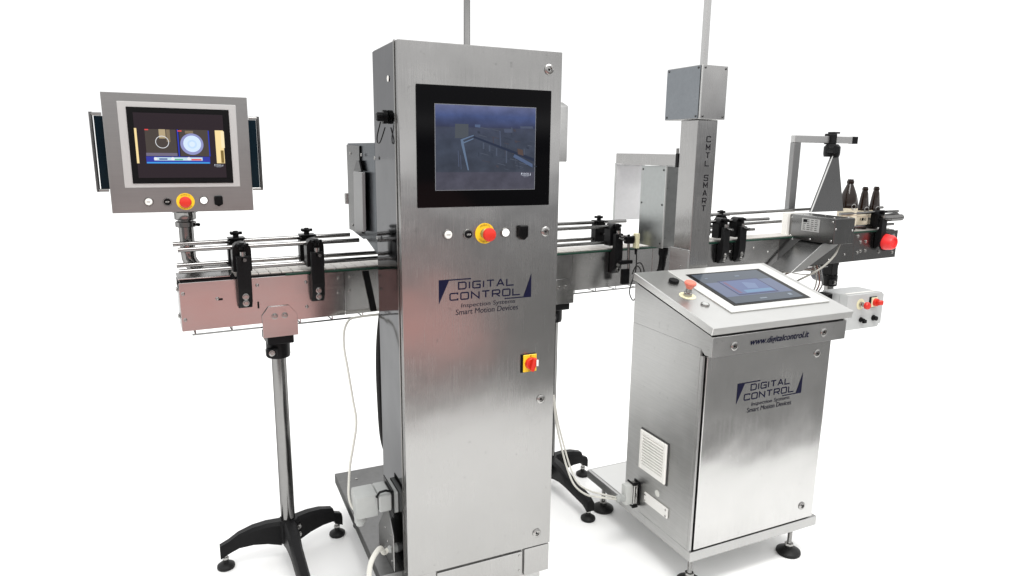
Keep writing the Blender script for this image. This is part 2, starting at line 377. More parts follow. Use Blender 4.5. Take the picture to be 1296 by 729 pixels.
for q in [(224, 368), (227, 402)]:
    p = U(*q, 1, 2.45); o = put(M_BOLT, 'bolt', LF(C0 + Vector((0, .05 if q[0] == 224 else .05, 0))), conv)
    o.matrix_basis = frame((0, .05, p.z), (0, -1, 0), (0, 0, 1))
u_, z_ = cu(327, 386, 0); b = MB(); b.box((u_-.003, -.0006, z_-.012), (u_+.003, .001, z_+.012)); part('slot', b, BLACK, conv, True)
u_, z_ = cu(279.5, 378.5, 0); b = MB(); b.box((u_-.008, -.0006, z_-.004), (u_+.006, .001, z_+.003)); part('slot', b, BLACK, conv, True)
# black rib and pink-free cover beside the cabinet
u_, z_ = cu(471, 370, 0); b = MB(); b.prism([(u_-.036, ZT-.004), (u_-.012, ZT-.004), (u_+.016, ZB+.004), (u_-.008, ZB+.004)], -.004, -.0005, 'y'); part('brace_strip', b, BLACK, conv, True)
# lower return rail with hangers
for (a, c) in ((.03, .95), (1.45, 2.1), (2.4, 3.3)):
    b = MB(); b.tube([(a, .016, ZB-.018), (c, .016, ZB-.018)], .0032, 8); b.tube([(a, .10, ZB-.018), (c, .10, ZB-.018)], .0028, 8); part('return_rail', b, TUBE, conv, True)
    u_ = a + .01
    while u_ < c:
        b = MB(); b.tube([(u_, .016, ZB-.018), (u_, .016, ZB+.006)], .0022, 6); b.tube([(u_, .016, ZB-.018), (u_, .10, ZB-.018)], .0022, 6); part('rail_hanger', b, TUBE, conv, True); u_ += .115
# guide rails: (u0, u1, v, z)
zr = {}
rails = []
for (q0, q1, v) in (((218.5, 309.3), (442.6, 296.9), .118), ((224.8, 316.6), (454.3, 303.8), .020), ((223.5, 336.2), None, .118), ((226, 344), None, .020)):
    a = cu(*q0, v); e = cu(*q1, v) if q1 else (1.15, a[1]+.004)
    rails.append((a[0], a[1], e[0], e[1], v))
R1, R2, R3, R4 = (r[1] for r in rails)
R1 = (rails[0][1]+rails[0][3])/2
for (q1, z, v) in (((791, 0), R1, .118), ((770, 0), R2, .020), ((795, 0), R3, .118), ((770, 0), R4, .020)):
    e = cu(q1[0], 300, v)[0]; rails.append((1.15, z+.004, e, z+.003, v))
ue = cu(1136, 270, .02)[0]; u5 = cu(903, 267, .118)[0]
rails += [(u5-.35, R1+.010, cu(1027, 259, .118)[0], R1+.02, .118), (u5-.3, R2, cu(973, 276, .02)[0], R2, .020), (u5-.3, R3, cu(973, 294.6, .02)[0], R3, .118),
          (u5-.1, R3+.03, cu(990, 279, .118)[0], R3+.035, .118), (cu(1063, 270, .02)[0], R2+.005, ue, R2+.005, .02), (cu(1068, 292, .02)[0], R4, ue-.03, R4, .02),
          (cu(1070, 262, .118)[0], R1+.01, ue, R1+.01, .118)]
for a in rails:
    b = MB(); b.tube([(a[0], a[4], a[1]), (a[0]+.002, a[4], a[1]), (a[2], a[4], a[3])], .0078, 16); part('guide_rail', b, TUBE, conv, True)
# guide brackets, local to (0,0,0) at the front plate
def knobm(b, at):
    n = 5; pts = []
    for k in range(60):
        t = 2*math.pi*k/60; r = .017 + .005*math.cos(n*t); pts.append((at[0]+r*math.cos(t), at[1]+r*math.sin(t)))
    b.prism(pts, at[2], at[2]+.010, 'z', .0015); b.lathe([(.010, -.010), (.010, 0), (.008, .013), (0, .014)], 16, at)
def make_bracket(u0):
    a = bpy.data.objects.new('guide_bracket', None)
    prof = [(-.003, 1.012), (-.016, 1.010), (-.034, 1.035), (-.040, 1.08), (-.040, 1.19), (-.022, 1.192), (-.020, 1.13), (-.010, 1.108), (-.003, 1.10)]
    b = MB(); b.prism(prof, -.022, .022, 'x', .0012); me = b.mesh('guide_bracket')
    shade(me, 40); me.materials.append(CAST); a = bpy.data.objects.new('guide_bracket', me); COL.objects.link(a); a.parent = conv; a.location = (u0, 0, 0)
    def sub(nm, b, mt):
        me = b.mesh(nm); shade(me, 40); me.materials.append(mt); o = bpy.data.objects.new(nm, me); COL.objects.link(o); o.parent = a; return o
    b = MB(); arch = [(-.030, 1.135)] + [(.030*math.cos(t)*-1, 1.205+.030*math.sin(t)) for t in [math.pi*k/12 for k in range(13)]] + [(.030, 1.135)]
    b.prism(arch, -.012, .033, 'y', .001); sub('clamp', b, BLACK)
    b = MB(); b.prism(arch, .100, .135, 'y', .001); sub('clamp', b, BLACK)
    b = MB(); b.tube([(0, -.075, 1.183), (0, .14, 1.176)], .0058, 12); sub('cross_rod', b, TUBE)
    b = MB(); b.lathe([(.009, 0), (.009, .015), (0, .015)], 16, (0, -.030, 1.190)); sub('nut', b, SCREW)
    b = MB(); b.box((-.028, .085, R1+.008), (.028, .14, R1+.013), .001); knobm(b, (0, .118, R1+.022)); sub('clamp_knob', b, BLACK)
    b = MB(); knobm(b, (0, -.022, 1.222)); sub('clamp_knob', b, BLACK)
    for z_ in (1.030, 1.053):
        o = bpy.data.objects.new('bolt', M_BOLT); COL.objects.link(o); o.parent = a; o.matrix_basis = frame((0, -.0345 if z_ < 1.04 else -.0375, z_), (1, 0, 0), (0, 0, 1))
    return a
br0 = make_bracket(cu(309, 350, -.03)[0])
for px, py in ((402, 345), (781, 330), (918, 300), (939, 300), (1117, 290)):
    c = br0.copy(); COL.objects.link(c); c.location = (cu(px, py, -.03)[0], 0, 0)
    for ch in br0.children:
        d = ch.copy(); COL.objects.link(d); d.parent = c
# stands
def stand(u0, dirs, bracket=True, low=False):
    """one support column with collar, hub, three arched legs and levelling feet (conveyor local)"""
    v0 = .068; tag_ = bpy.data.objects
    b = MB(); b.tube([(u0, v0, .085), (u0, v0, .90)], .0255, 28); st = part('support_stand', b, TUBE, conv, True)
    if bracket:
        b = MB(); z0, z1 = .892, 1.003; w = .060
        b.prism([(u0-w, z0), (u0+w, z0), (u0+w, z1-.035), (u0+w-.028, z1), (u0-w+.022, z1), (u0-w, z1-.03)], -.006, -.0015, 'y', .0006); p = part('mounting_plate', b, STEELX, st, True)
        for dx in (-.018, .016):
            o = bpy.data.objects.new('bolt', M_BOLT); COL.objects.link(o); o.parent = st; o.matrix_basis = frame((u0+dx, -.006, .968), (1, 0, 0), (0, 0, 1))
    b = MB(); cw = .045 if bracket else .028; b.box((u0-cw, .0 if bracket else .04, .862), (u0+cw, .13 if bracket else .10, .8915 if bracket else .944), .003); b.lathe([(.040, .80), (.042, .81), (.042, .86), (0, .861)], 24, (u0, v0, 0)); b.box((u0-.05, v0-.058, .815), (u0-.012, v0-.03, .845), .004)
    part('collar', b, CAST, st, True)
    o = bpy.data.objects.new('bolt', M_BOLT); COL.objects.link(o); o.parent = st; o.matrix_basis = frame((u0-.032, v0-.058, .83), (1, 0, 0), (0, 0, 1))
    b = MB(); b.lathe([(.036, .058), (.040, .065), (.040, .140), (.034, .150), (.026, .150)], 28, (u0, v0, 0)); part('hub', b, CAST, st, True)
    for ang, L in dirs:
        c, s_ = math.cos(ang), math.sin(ang); b = MB()
        prof = [(.030, .150, .055, .025), (.08, .152, .072, .024), (.13, .146, .080, .023), (.18, .130, .078, .021), (L-.02, .108, .064, .020), (L+.012, .094, .046, .018)]
        rings = []
        for (r, zt, zb, hw) in prof:
            rings.append([b._v((u0 + c*r - s_*o_[0], v0 + s_*r + c*o_[0], o_[1])) for o_ in ((-hw, zb), (hw, zb), (hw, zt-.012), (hw*.6, zt), (-hw*.6, zt), (-hw, zt-.012))])
        fs = []
        for A, B in zip(rings, rings[1:]):
            for k in range(6): fs.append(b.bm.faces.new((A[k], A[(k+1) % 6], B[(k+1) % 6], B[k])))
        fs += [b.bm.faces.new(rings[0][::-1]), b.bm.faces.new(rings[-1])]; bmesh.ops.recalc_face_normals(b.bm, faces=fs)
        part('leg', b, CAST, st, True)
        p = rootM(conv) @ Vector((u0 + c*(L-.005), v0 + s_*(L-.005), 0))
        # levelling foot as sub-part, in one mesh of pad and stem
        b = MB(); b.lathe([(.029, 0), (.032, .005), (.031, .012), (.022, .019), (.011, .023), (.010, .034), (0, .034)], 28, p); part('foot', b, RUBBER, st)
        b = MB(); b.lathe([(.0075, .030), (.0075, .066), (0, .066)], 12, p); b.lathe([(.012, .036), (.012, .044), (0, .044)], 6, p); part('stem', b, SCREW, st)
    o = bpy.data.objects.new('bolt', M_BOLT); 
    for z_ in (.085, .118) if bracket else ():
        o = bpy.data.objects.new('bolt', M_BOLT); COL.objects.link(o); o.parent = st
        o.matrix_basis = frame((u0+.034, v0-.026, z_), (math.cos(.7), math.sin(.7), 0), (0, 0, 1))
    return st
P0 = CI @ Vector((.013, 2.547, 0)); 
uA = .312
stand(uA, [(math.radians(176), .235), (math.radians(12), .205), (math.radians(-92), .345)])
uB = (CI @ Vector((1.425, 2.6, 0))).x
stand(uB, [(math.radians(176), .235), (math.radians(2), .205), (math.radians(-92), .345)])
uC = cu(1051, 345, .068)[0]
stand(uC, [(math.radians(182), .235), (math.radians(150), .25), (math.radians(118), .2)], False)

# ================================================================== operator monitor on its elbow post
YM = 2.50
mon = thing('operator_monitor', 'grey operator monitor showing round camera images, on a bent tube post', 'monitor', (-.03, 2.62, .95))
mx0, mx1, mz0, mz1 = -.236, .187, 1.335, 1.710
b = MB(); b.box((mx0, YM, mz0), (mx1, YM+.003, mz1), .001); b.box((mx0+.004, YM+.0035, mz0+.004), (mx1-.004, YM+.055, mz1-.004), .002); part('housing', b, mat('monitor_steel', (.32, .32, .315), .33, 1, bump=.03, scale=(9, 900, 900), rvar=.05, cvar=.07), mon)
b = MB(); b.prism([(-.194, 1.416), (.149, 1.416), (.151, 1.684), (-.194, 1.684)], YM-.003, YM-.0005, 'y', .001); part('inner_frame', b, mat('pale_frame', (.55, .55, .54), .4, .6), mon)
b = MB(); b.box((-.170, YM-.006, 1.429), (.128, YM-.0032, 1.6675), .001); bz = part('bezel', b, BLACK, mon)
dx0, dx1, dz0, dz1 = -.152, .108, 1.447, 1.6505
b = MB(); b.box((dx0, YM-.0072, dz0), (dx1, YM-.0062, dz1)); disp = part('display', b, emis('display_dark', (.032, .023, .028)), mon)
def scr(px0, py0, px1, py1, m_, lvl=1, nm='screen_graphic', yb=YM-.0072, par=disp, yy=None):
    """flat piece of picture shown on a screen, given by photo corners"""
    y = yb - .0003*lvl; a = U(px0, py0, 1, y); c = U(px1, py1, 1, y)
    b = MB(); b.poly([(a.x, y, c.z), (c.x, y, c.z), (c.x, y, a.z), (a.x, y, a.z)]); return part(nm, b, m_, par, smooth=False)
k = 928/140.
q = lambda x, y: (160+x/k, 130+y/k)
scr(*q(62, 212), *q(110, 508), emis('gold_bar', (.92, .72, .36)))
scr(*q(740, 232), *q(828, 508), emis('gold_bar', (.92, .72, .36)))
scr(*q(788, 240), *q(826, 380), emis('gold_bright', (.95, .8, .5)), 2); scr(*q(790, 400), *q(822, 505), emis('gold_dim', (.22, .15, .05)), 2)
scr(*q(150, 220), *q(430, 445), emis('cam_dark', (.075, .062, .055))); scr(*q(440, 225), *q(700, 450), emis('cam_dark', (.075, .062, .055)))
scr(*q(268, 222), *q(330, 300), emis('cam_glow', (.45, .36, .22)), 2); scr(*q(330, 225), *q(370, 330), emis('cam_glow2', (.22, .17, .11)), 2)
scr(*q(165, 420), *q(430, 448), emis('cam_floor', (.17, .15, .22)), 2); scr(*q(490, 235), *q(560, 260), emis('cam_glow2', (.22, .17, .11)), 2)
scr(*q(432, 225), *q(440, 450), emis('ui_blue', (.03, .05, .45)), 2); scr(*q(690, 235), *q(697, 450), emis('ui_blue', (.03, .05, .45)), 2)
scr(*q(165, 450), *q(705, 512), emis('ui_blue_bar', (.04, .05, .36)), 2); scr(*q(172, 497), *q(700, 510), emis('ui_cyan', (.06, .35, .75)), 3)
scr(*q(232, 457), *q(640, 486), emis('ui_pale', (.55, .72, .8)), 3)
scr(*q(275, 467), *q(345, 478), emis('ui_navy', (.02, .05, .25)), 4); scr(*q(405, 472), *q(475, 482), emis('ui_green', (.1, .45, .2)), 4)
scr(*q(545, 472), *q(630, 484), emis('ui_red', (.8, .08, .08)), 4); scr(*q(150, 220), *q(182, 230), emis('ui_red', (.8, .08, .08)), 4); scr(*q(428, 232), *q(462, 242), emis('ui_red', (.8, .08, .08)), 4)
def disc(cx, cy, r, m_, lvl, inner=0, sx=1.):
    y = YM-.0072-.0003*lvl; c = U(*q(cx, cy), 1, y); e = U(*q(cx+r, cy), 1, y); R = e.x-c.x; b = MB(); n = 40
    O = [b._v((c.x+sx*R*math.cos(2*math.pi*i/n), y, c.z+R*math.sin(2*math.pi*i/n))) for i in range(n)]
    if inner:
        I = [b._v((c.x+sx*R*inner*math.cos(2*math.pi*i/n), y, c.z+R*inner*math.sin(2*math.pi*i/n))) for i in range(n)]
        for i in range(n): b.bm.faces.new((O[i], O[(i+1) % n], I[(i+1) % n], I[i]))
    else: b.bm.faces.new(O)
    return part('screen_graphic', b, m_, disp, smooth=False)
disc(300, 330, 57, emis('ring_white', (.8, .82, .85)), 3, .91)
disc(550, 348, 96, emis('disc_halo', (.28, .30, .55)), 3); disc(552, 345, 74, emis('disc_blue', (.66, .80, 1.0)), 4); disc(552, 348, 40, emis('disc_core', (.55, .72, .98)), 5); disc(552, 348, 24, emis('disc_blue2', (.70, .82, 1.0)), 6)
for cx in (246, 390, 525): disc(cx, 470, 15, emis('ring_white', (.8, .82, .85)), 4)
def minilogo(c, y, w, par):
    b = MB(); b.M = FR((c.x, y, c.z)); b.poly([(-w/2, w*.12, 0), (-w*.40, w*.14, 0), (-w/2, -w*.14, 0)]); b.poly([(w/2, -w*.12, 0), (w/2, w*.16, 0), (w*.42, -w*.12, 0)])
    part('logo', b, emis('logo_white', (.7, .75, .85)), par, smooth=False)
    text('DIGITAL', FR((c.x, y, c.z+w*.06)), w*.7, w*.11, emis('logo_white', (.7, .75, .85)), par)
    text('CONTROL', FR((c.x, y, c.z-w*.09)), w*.75, w*.11, emis('logo_white', (.7, .75, .85)), par)
    text('Inspection Systems', FR((c.x, y, c.z-w*.24)), w*.55, w*.09, emis('logo_dim', (.35, .38, .45)), par)
minilogo(U(*q(775, 525), 1, YM-.0085), YM-.0085, .026, disp)
ybtn = YM
for px, py, me, w_, ik in ((188.3, 255.3, M_CAPW, 'START', INKB), (212, 255.3, M_CAPB, 'STOP', WHITE), (258, 253.6, M_CAPL, None, None)):
    button(mon, FR(U(px, py, 1, ybtn)), me, w_, ik, .92)
estop(mon, FR(U(234.8, 255, 1, ybtn)), .92)
c = U(276.5, 253.5, 1, ybtn); b = MB(); b.box((c.x-.013, ybtn-.012, c.z-.015), (c.x+.013, ybtn, c.z+.015), .003); b.prism([(c.x-.010, c.z-.014), (c.x, c.z-.020), (c.x+.010, c.z-.014)], ybtn-.010, ybtn-.001, 'y'); part('port_cover', b, BLACK, mon)
b = MB(); b.box((-.268, YM+.078, 1.408), (.218, YM+.084, 1.640), .001); part('rear_panel', b, ACRYL, mon)
for xx in (-.276, .224):
    b = MB(); s_ = 1 if xx > 0 else -1
    b.tube([(xx-s_*.03, YM+.081, 1.646), (xx, YM+.081, 1.646), (xx, YM+.081, 1.64)], .0055, 12); b.tube([(xx, YM+.081, 1.652), (xx, YM+.081, 1.400)], .0055, 12); b.tube([(xx-s_*.03, YM+.081, 1.404), (xx+s_*.003, YM+.081, 1.404)], .0055, 12)
    part('handle', b, TUBE, mon)
xp, yp = U(236.5, 300, 1, 2.60).x, 2.60
b = MB(); b.lathe([(.040, 1.326), (.040, 1.334), (.036, 1.34), (0, 1.34)], 32, (xp, yp, 0)); b.lathe([(.030, 1.30), (.034, 1.303), (.034, 1.322), (.038, 1.328)], 32, (xp, yp, 0)); b.box((xp-.03, yp-.06, 1.340), (xp+.03, yp+.02, 1.37), .003)
part('swivel_collar', b, TUBE, mon)
b = MB(); b.lathe([(.030, 1.275), (.033, 1.277), (.033, 1.292), (.029, 1.295)], 32, (xp, yp, 0)); part('clamp_ring', b, TUBE, mon)
b = MB(); b.lathe([(.004, 0), (.006, .004), (.006, .012), (0, .013)], 12, (0, 0, 0)); b.bm.transform(FR((xp+.034, yp-.010, 1.283)) @ Matrix.Rotation(.6, 4, 'Y')); part('clamp_screw', b, BLACK, mon)
post = [(xp, yp, 1.31), (xp, yp, 1.20)] + [(xp+.07-.07*math.cos(t), yp+.01*math.sin(t), 1.18-.07*math.sin(t)) for t in [math.pi/2*k/8 for k in range(1, 9)]]
post += [(xp+.12, yp+.015, 1.108)]
b = MB(); b.tube(post, .0235, 28); part('post', b, TUBE, mon)
b = MB(); b.box((xp+.10, yp-.01, 1.06), (xp+.16, yp+.04, 1.14), .002); part('post_bracket', b, STEELX, mon)

# ================================================================== tall control cabinet
X0, X1, YF, YB = .537, 1.052, 1.90, 2.19
cab = thing('control_cabinet', 'tall brushed steel control cabinet with large screen, front doors and company logo', 'cabinet', ((X0+X1)/2, 2.05, .09))
b = MB(); b.box((X0+.003, YF+.045, .192), (X1-.003, YB, 1.846), .003, 2); part('body', b, STEEL, cab)
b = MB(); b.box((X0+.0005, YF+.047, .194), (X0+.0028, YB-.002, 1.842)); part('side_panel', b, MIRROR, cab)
b = MB(); b.box((X0+.010, YF+.030, .205), (X1-.010, YF+.0445, 1.836)); part('door_seal', b, BLACK, cab)
b = MB(); b.box((X0, YF, .196), (X1, YF+.030, 1.843), .0025, 2); door = part('door', b, STEEL, cab)
b = MB(); b.box((X0-.0015, YF+.034, .196), (X0+.004, YF+.043, 1.846)); part('door_flange', b, SCREW, cab)
# screen
b = MB(); b.box((.586, YF-.006, 1.382), (1.0145, YF-.0005, 1.728), .003, 2); part('bezel', b, GLOSSB, cab)
sx0, sx1, sz0, sz1 = .641, .960, 1.433, 1.6745
b = MB(); b.box((sx0-.002, YF-.0068, sz0-.002), (sx1+.002, YF-.0062, sz1+.002)); part('screen_edge', b, mat('screen_edge', (.16, .17, .19), .3), cab)
# display: dim picture and hall reflection painted together as glow, blue top band
md = bpy.data.materials.new('main_display'); md.use_nodes = True; t = md.node_tree; bb = t.nodes['Principled BSDF']
bb.inputs['Base Color'].default_value = (.006, .007, .010, 1); bb.inputs['Roughness'].default_value = .12; bb.inputs['Specular IOR Level'].default_value = .3
c_ = t.nodes.new('ShaderNodeTexCoord'); s_ = t.nodes.new('ShaderNodeSeparateXYZ'); t.links.new(c_.outputs['Generated'], s_.inputs[0])
r = t.nodes.new('ShaderNodeValToRGB'); cr = r.color_ramp
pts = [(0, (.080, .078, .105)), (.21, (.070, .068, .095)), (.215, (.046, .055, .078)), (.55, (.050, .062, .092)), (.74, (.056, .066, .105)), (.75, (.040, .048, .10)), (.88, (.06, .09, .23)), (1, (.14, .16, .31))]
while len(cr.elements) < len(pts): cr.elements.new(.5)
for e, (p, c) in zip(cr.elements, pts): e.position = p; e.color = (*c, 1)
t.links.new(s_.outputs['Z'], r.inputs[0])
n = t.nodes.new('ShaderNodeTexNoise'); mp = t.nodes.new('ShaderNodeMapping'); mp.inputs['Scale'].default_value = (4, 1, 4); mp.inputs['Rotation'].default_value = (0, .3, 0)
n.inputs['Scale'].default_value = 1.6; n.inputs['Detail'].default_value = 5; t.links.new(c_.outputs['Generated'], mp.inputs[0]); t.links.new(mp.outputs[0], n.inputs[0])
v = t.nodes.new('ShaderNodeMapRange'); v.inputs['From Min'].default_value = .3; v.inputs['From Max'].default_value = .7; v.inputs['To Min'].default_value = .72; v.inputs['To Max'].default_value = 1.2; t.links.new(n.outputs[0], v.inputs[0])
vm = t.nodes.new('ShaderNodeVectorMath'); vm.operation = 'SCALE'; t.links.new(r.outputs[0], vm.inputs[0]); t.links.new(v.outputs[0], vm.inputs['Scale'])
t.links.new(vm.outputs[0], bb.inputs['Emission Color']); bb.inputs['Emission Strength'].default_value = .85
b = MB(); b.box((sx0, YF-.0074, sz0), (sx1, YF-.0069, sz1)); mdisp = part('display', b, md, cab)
k2 = 795/180.
q2 = lambda x, y: (520+x/k2, 100+y/k2)
def spoly(pts, m_, lvl):  # picture pieces mixed with hall and conveyor reflections, painted as glow
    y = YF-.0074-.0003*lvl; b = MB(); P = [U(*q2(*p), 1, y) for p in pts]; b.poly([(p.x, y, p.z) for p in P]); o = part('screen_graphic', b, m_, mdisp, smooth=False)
spoly([(247, 250), (322, 252), (322, 318), (290, 330), (247, 330)], emis('pic_refl_grey', (.075, .085, .10)), 1)
spoly([(358, 254), (388, 255), (388, 272), (358, 268)], emis('pic_refl_blue', (.085, .12, .21)), 1)
spoly([(278, 338), (350, 312), (352, 318), (292, 342), (296, 352), (350, 330), (350, 336), (296, 360), (325, 510), (318, 510), (282, 366)], emis('pic_refl_pale', (.12, .17, .26)), 2)
spoly([(350, 318), (690, 445), (690, 462), (350, 328)], emis('pic_refl_dark', (.026, .034, .060)), 2)
spoly([(580, 420), (680, 475), (680, 495), (572, 436)], emis('pic_refl_blue', (.085, .12, .21)), 3)
spoly([(595, 388), (626, 396), (630, 430), (598, 420)], emis('pic_refl_brown', (.09, .065, .06)), 3)
for (x, y0, y1) in ((402, 355, 392), (436, 370, 405), (475, 385, 430), (530, 400, 470), (560, 270, 300)): spoly([(x, y0), (x+8, y0+2), (x+8, y1), (x, y1)], emis('pic_refl_grey2', (.075, .09, .13)), 3)
for (x, y, w_, h_) in ((262, 400, 5, 90), (275, 425, 4, 80), (495, 290, 6, 90), (520, 280, 40, 20), (610, 265, 70, 12)): spoly([(x, y), (x+w_, y), (x+w_+4, y+h_), (x+4, y+h_)], emis('pic_refl_mid', (.075, .09, .14)), 2)
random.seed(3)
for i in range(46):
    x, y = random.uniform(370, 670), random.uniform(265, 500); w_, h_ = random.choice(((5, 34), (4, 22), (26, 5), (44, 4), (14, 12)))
    if y + h_ < 505: spoly([(x, y), (x+w_, y+w_*.25), (x+w_+2, y+h_+w_*.25), (x+2, y+h_)], emis(('pic_refl_dim', 'pic_refl_dim2', 'pic_refl_dim3', 'pic_refl_warm')[i % 4], ((.060, .070, .098), (.036, .044, .066), (.080, .092, .125), (.062, .056, .070))[i % 4]), 1.4 + i*.01)
minilogo(U(*q2(643, 532), 1, YF-.009), YF-.009, .032, mdisp)
# controls row
for px, py, me, w_, ik in ((566.5, 296.8, M_CAPW, 'START', INKB), (592, 296.3, M_CAPB, 'STOP', WHITE), (639.3, 294.2, M_CAPL, None, None)):
    button(cab, FR(U(px, py, 1, YF)), me, w_, ik)
estop(cab, FR(U(613.5, 295.3, 1, YF)), 1.05)
c = U(661, 293.2, 1, YF); b = MB(); b.box((c.x-.0155, YF-.014, c.z-.017), (c.x+.0155, YF, c.z+.021), .003); b.prism([(c.x-.011, c.z-.016), (c.x-.003, c.z-.024), (c.x+.003, c.z-.024), (c.x+.011, c.z-.016)], YF-.013, YF-.001, 'y')
for dx in (-.009, -.003, .003, .009): b.box((c.x+dx-.001, YF-.0155, c.z-.012), (c.x+dx+.001, YF-.0135, c.z+.012))
part('port_cover', b, BLACK, cab)
for i, qq in enumerate([(695, 88), (690.3, 293), (684.5, 505), (679.3, 674.5)]): lock(cab, FR(U(*qq, 1, YF)), i)
# rotary main switch
c = U(669, 459, 1, YF)
b = MB(); b.box((c.x-.029, YF-.003, c.z-.031), (c.x+.025, YF, c.z+.031), .001); sw = part('main_switch', b, BLACK, cab)
b = MB(); b.box((c.x-.022, YF-.007, c.z-.029), (c.x+.026, YF-.003, c.z+.029), .001); part('switch_plate', b, YEL, sw)
b = MB(); b.M = FR((c.x+.004, YF-.007, c.z)); b.lathe([(.0205, 0), (.0195, .010), (.017, .012), (0, .012)], 28); b.M = b.M @ Matrix.Rotation(-.25, 4, 'Z'); b.box((-.006, -.022, .011), (.008, .023, .026), .003); part('switch_knob', b, RED, sw)
b = MB(); b.M = FR((c.x+.014, YF-.034, c.z)); b.box((-.003, -.003, 0), (.004, .018, .002)); part('pointer', b, LABELW, sw)
for s__, dx, dz in (('0', -.016, .0), ('I', .004, .0245), ('AUS OFF', .003, -.0255)): text(s__, FR((c.x+dx, YF-.0073, c.z+dz)), .003*len(s__)**.8, .005, INKB, sw)
# logo
def logo(parent, y, quad, mat_a, mat_b, g):
    """g maps logo-photo coordinates to points on the door plane"""
    P = lambda *p: g(*p)
    tl, tr, bl, brr = (P(*z) for z in quad)      # frame corners
    x0, x1 = (tl.x+bl.x)/2, (tr.x+brr.x)/2; zt, zb = (tl.z+tr.z)/2, (bl.z+brr.z)/2
    w, h = x1-x0, zt-zb; b = MB(); b.M = FR((x0, y, zb))
    b.poly([(0, 0, .0003), (.105*w, h*.93, .0003), (0, h*.93, .0003)]); b.poly([(0, h*.93, .0003), (.335*w, h*.93, .0003), (.335*w, h*.98, .0003), (0, h*.98, .0003)])
    b.poly([(w, h*.03, .0003), (w, h, .0003), (.912*w, h*.03, .0003)]); b.poly([(.70*w, -h*.015, .0003), (w, -h*.015, .0003), (w, h*.03, .0003), (.70*w, h*.03, .0003)])
    word(b, 'DIGITAL', .205*w, .80*w, h*.56, h*.27, h*.052); word(b, 'CONTROL', .115*w, .872*w, h*.13, h*.27, h*.052)
    part('logo', b, mat_a, parent, smooth=False)
    for s__, wx, cz in (('Inspection Systems', .59, -.15), ('Smart Motion Devices', .68, -.39)):
        text(s__, FR((x0+.525*w-(.0 if cz > -.2 else .012*w), y-.0005, zb+h*cz)), wx*w, h*.225, mat_b, parent, shear=.12)
k3 = 1296/150.
q3 = lambda x, y: U(540+x/k3, 340+y/k3, 1, YF)
logo(cab, YF-.0004, [(132, 98), (1145, 72), (132, 370), (1140, 325)], INK, INKG, q3)
# plinth
b = MB(); b.box((X0+.004, YF+.012, .090), (X1-.004, YB-.004, .190), .002); part('plinth', b, STEEL, cab)
b = MB(); b.box((X0+.10, YF+.0035, .094), (X1-.105, YF+.0115, .185), .001); part('plinth_cover', b, STEEL, cab)
b = MB(); b.box((X1-.098, YF+.001, .091), (X1-.003, YF+.0115, .1915), .001); part('plinth_end', b, STEEL, cab)
for dz in (.115, .172): put(M_TINY, 'screw', FR((X1-.117, YF+.0035, dz)), cab)
# platform behind and feet
b = MB(); b.box((.468, 1.985, .128), (1.0, 2.775, .170), .002); part('platform', b, mat('platform_steel', (.20, .20, .198), .38, 1, edge=.3, cvar=.15, rvar=.08, warp=.004), cab)
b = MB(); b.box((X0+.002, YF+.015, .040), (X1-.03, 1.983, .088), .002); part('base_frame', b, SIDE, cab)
for (x, y) in ((.545, 2.60), (.95, 2.70), (.60, 2.02), (.98, 1.97)): leveller('foot', cab, x, y, .125 if y > 2 else .04, .040)
for qq in [(451, 606)]: put(M_SCREW, 'screw', UPF(U(*qq, 2, .1705)), cab)
# left side: gusset, service plug, cable gland, socket with cap chain, small lamp hole
g = [(2.20, .17), (2.02, .17), (2.02, .31), (2.06, .36), (2.10, .36)]
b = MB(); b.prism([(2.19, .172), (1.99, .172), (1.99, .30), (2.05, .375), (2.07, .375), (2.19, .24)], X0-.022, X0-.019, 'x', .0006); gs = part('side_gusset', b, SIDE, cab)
for (y, z) in ((2.01, .20), (2.01, .25), (2.01, .295), (2.10, .20), (2.06, .245), (2.09, .28)): put(M_TINY, 'screw', LF((X0-.022, y, z)), cab)
b = MB(); b.box((X0-.016, 1.995, .380), (X0, 2.105, .452), .002); part('connector_base', b, GREY, cab)
b = MB(); b.box((X0-.0195, 1.988, .366), (X0-.0165, 2.112, .464), .001); part('connector_gasket', b, BLACK, cab)
b = MB(); b.box((X0-.062, 2.00, .388), (X0-.020, 2.10, .448), .004); hood = part('plug_collar', b, GREY, cab)
b = MB(); b.box((X0-.135, 2.008, .374), (X0-.064, 2.092, .452), .008, 2); part('plug_hood', b, GREY, cab)
b = MB(); b.lathe([(.018, 0), (.020, -.004), (.020, -.012), (.017, -.014), (.019, -.018), (.019, -.03), (.014, -.036), (.014, -.042), (0, -.042)], 20, (X0-.115, 2.05, .376)); part('plug_gland', b, GREY, cab)
b = MB(); b.tube([(X0-.07, 2.004, .445), (X0-.06, 2.0, .462), (X0-.04, 2.0, .464), (X0-.02, 2.0, .455)], .004, 8); part('locking_lever', b, BLACK, cab)
b = MB(); b.M = LF((X0, 2.03, .232)); b.lathe([(.016, 0), (.016, .006), (.013, .006), (.013, .024), (.010, .030), (.006, .032), (0, .032)], 18); part('cable_gland', b, GREY, cab)
c = U(489, 148, 0, X0-.002)
b = MB(); b.M = LF(c); b.lathe([(.020, 0), (.020, .012), (.013, .013), (.013, .028), (.010, .031), (0, .031)], 22); sk = part('capped_socket', b, BLACK, cab)
b = MB(); b.tube(smoothpath([(X0-.02, c.y+.0, c.z-.015), (X0-.022, c.y+.035, c.z-.055), (X0-.022, c.y+.03, c.z-.075), (X0-.02, c.y+.005, c.z-.07), (X0-.008, c.y-.006, c.z-.03)], 6), .0018, 6); part('cap_cord', b, BLACK, sk)
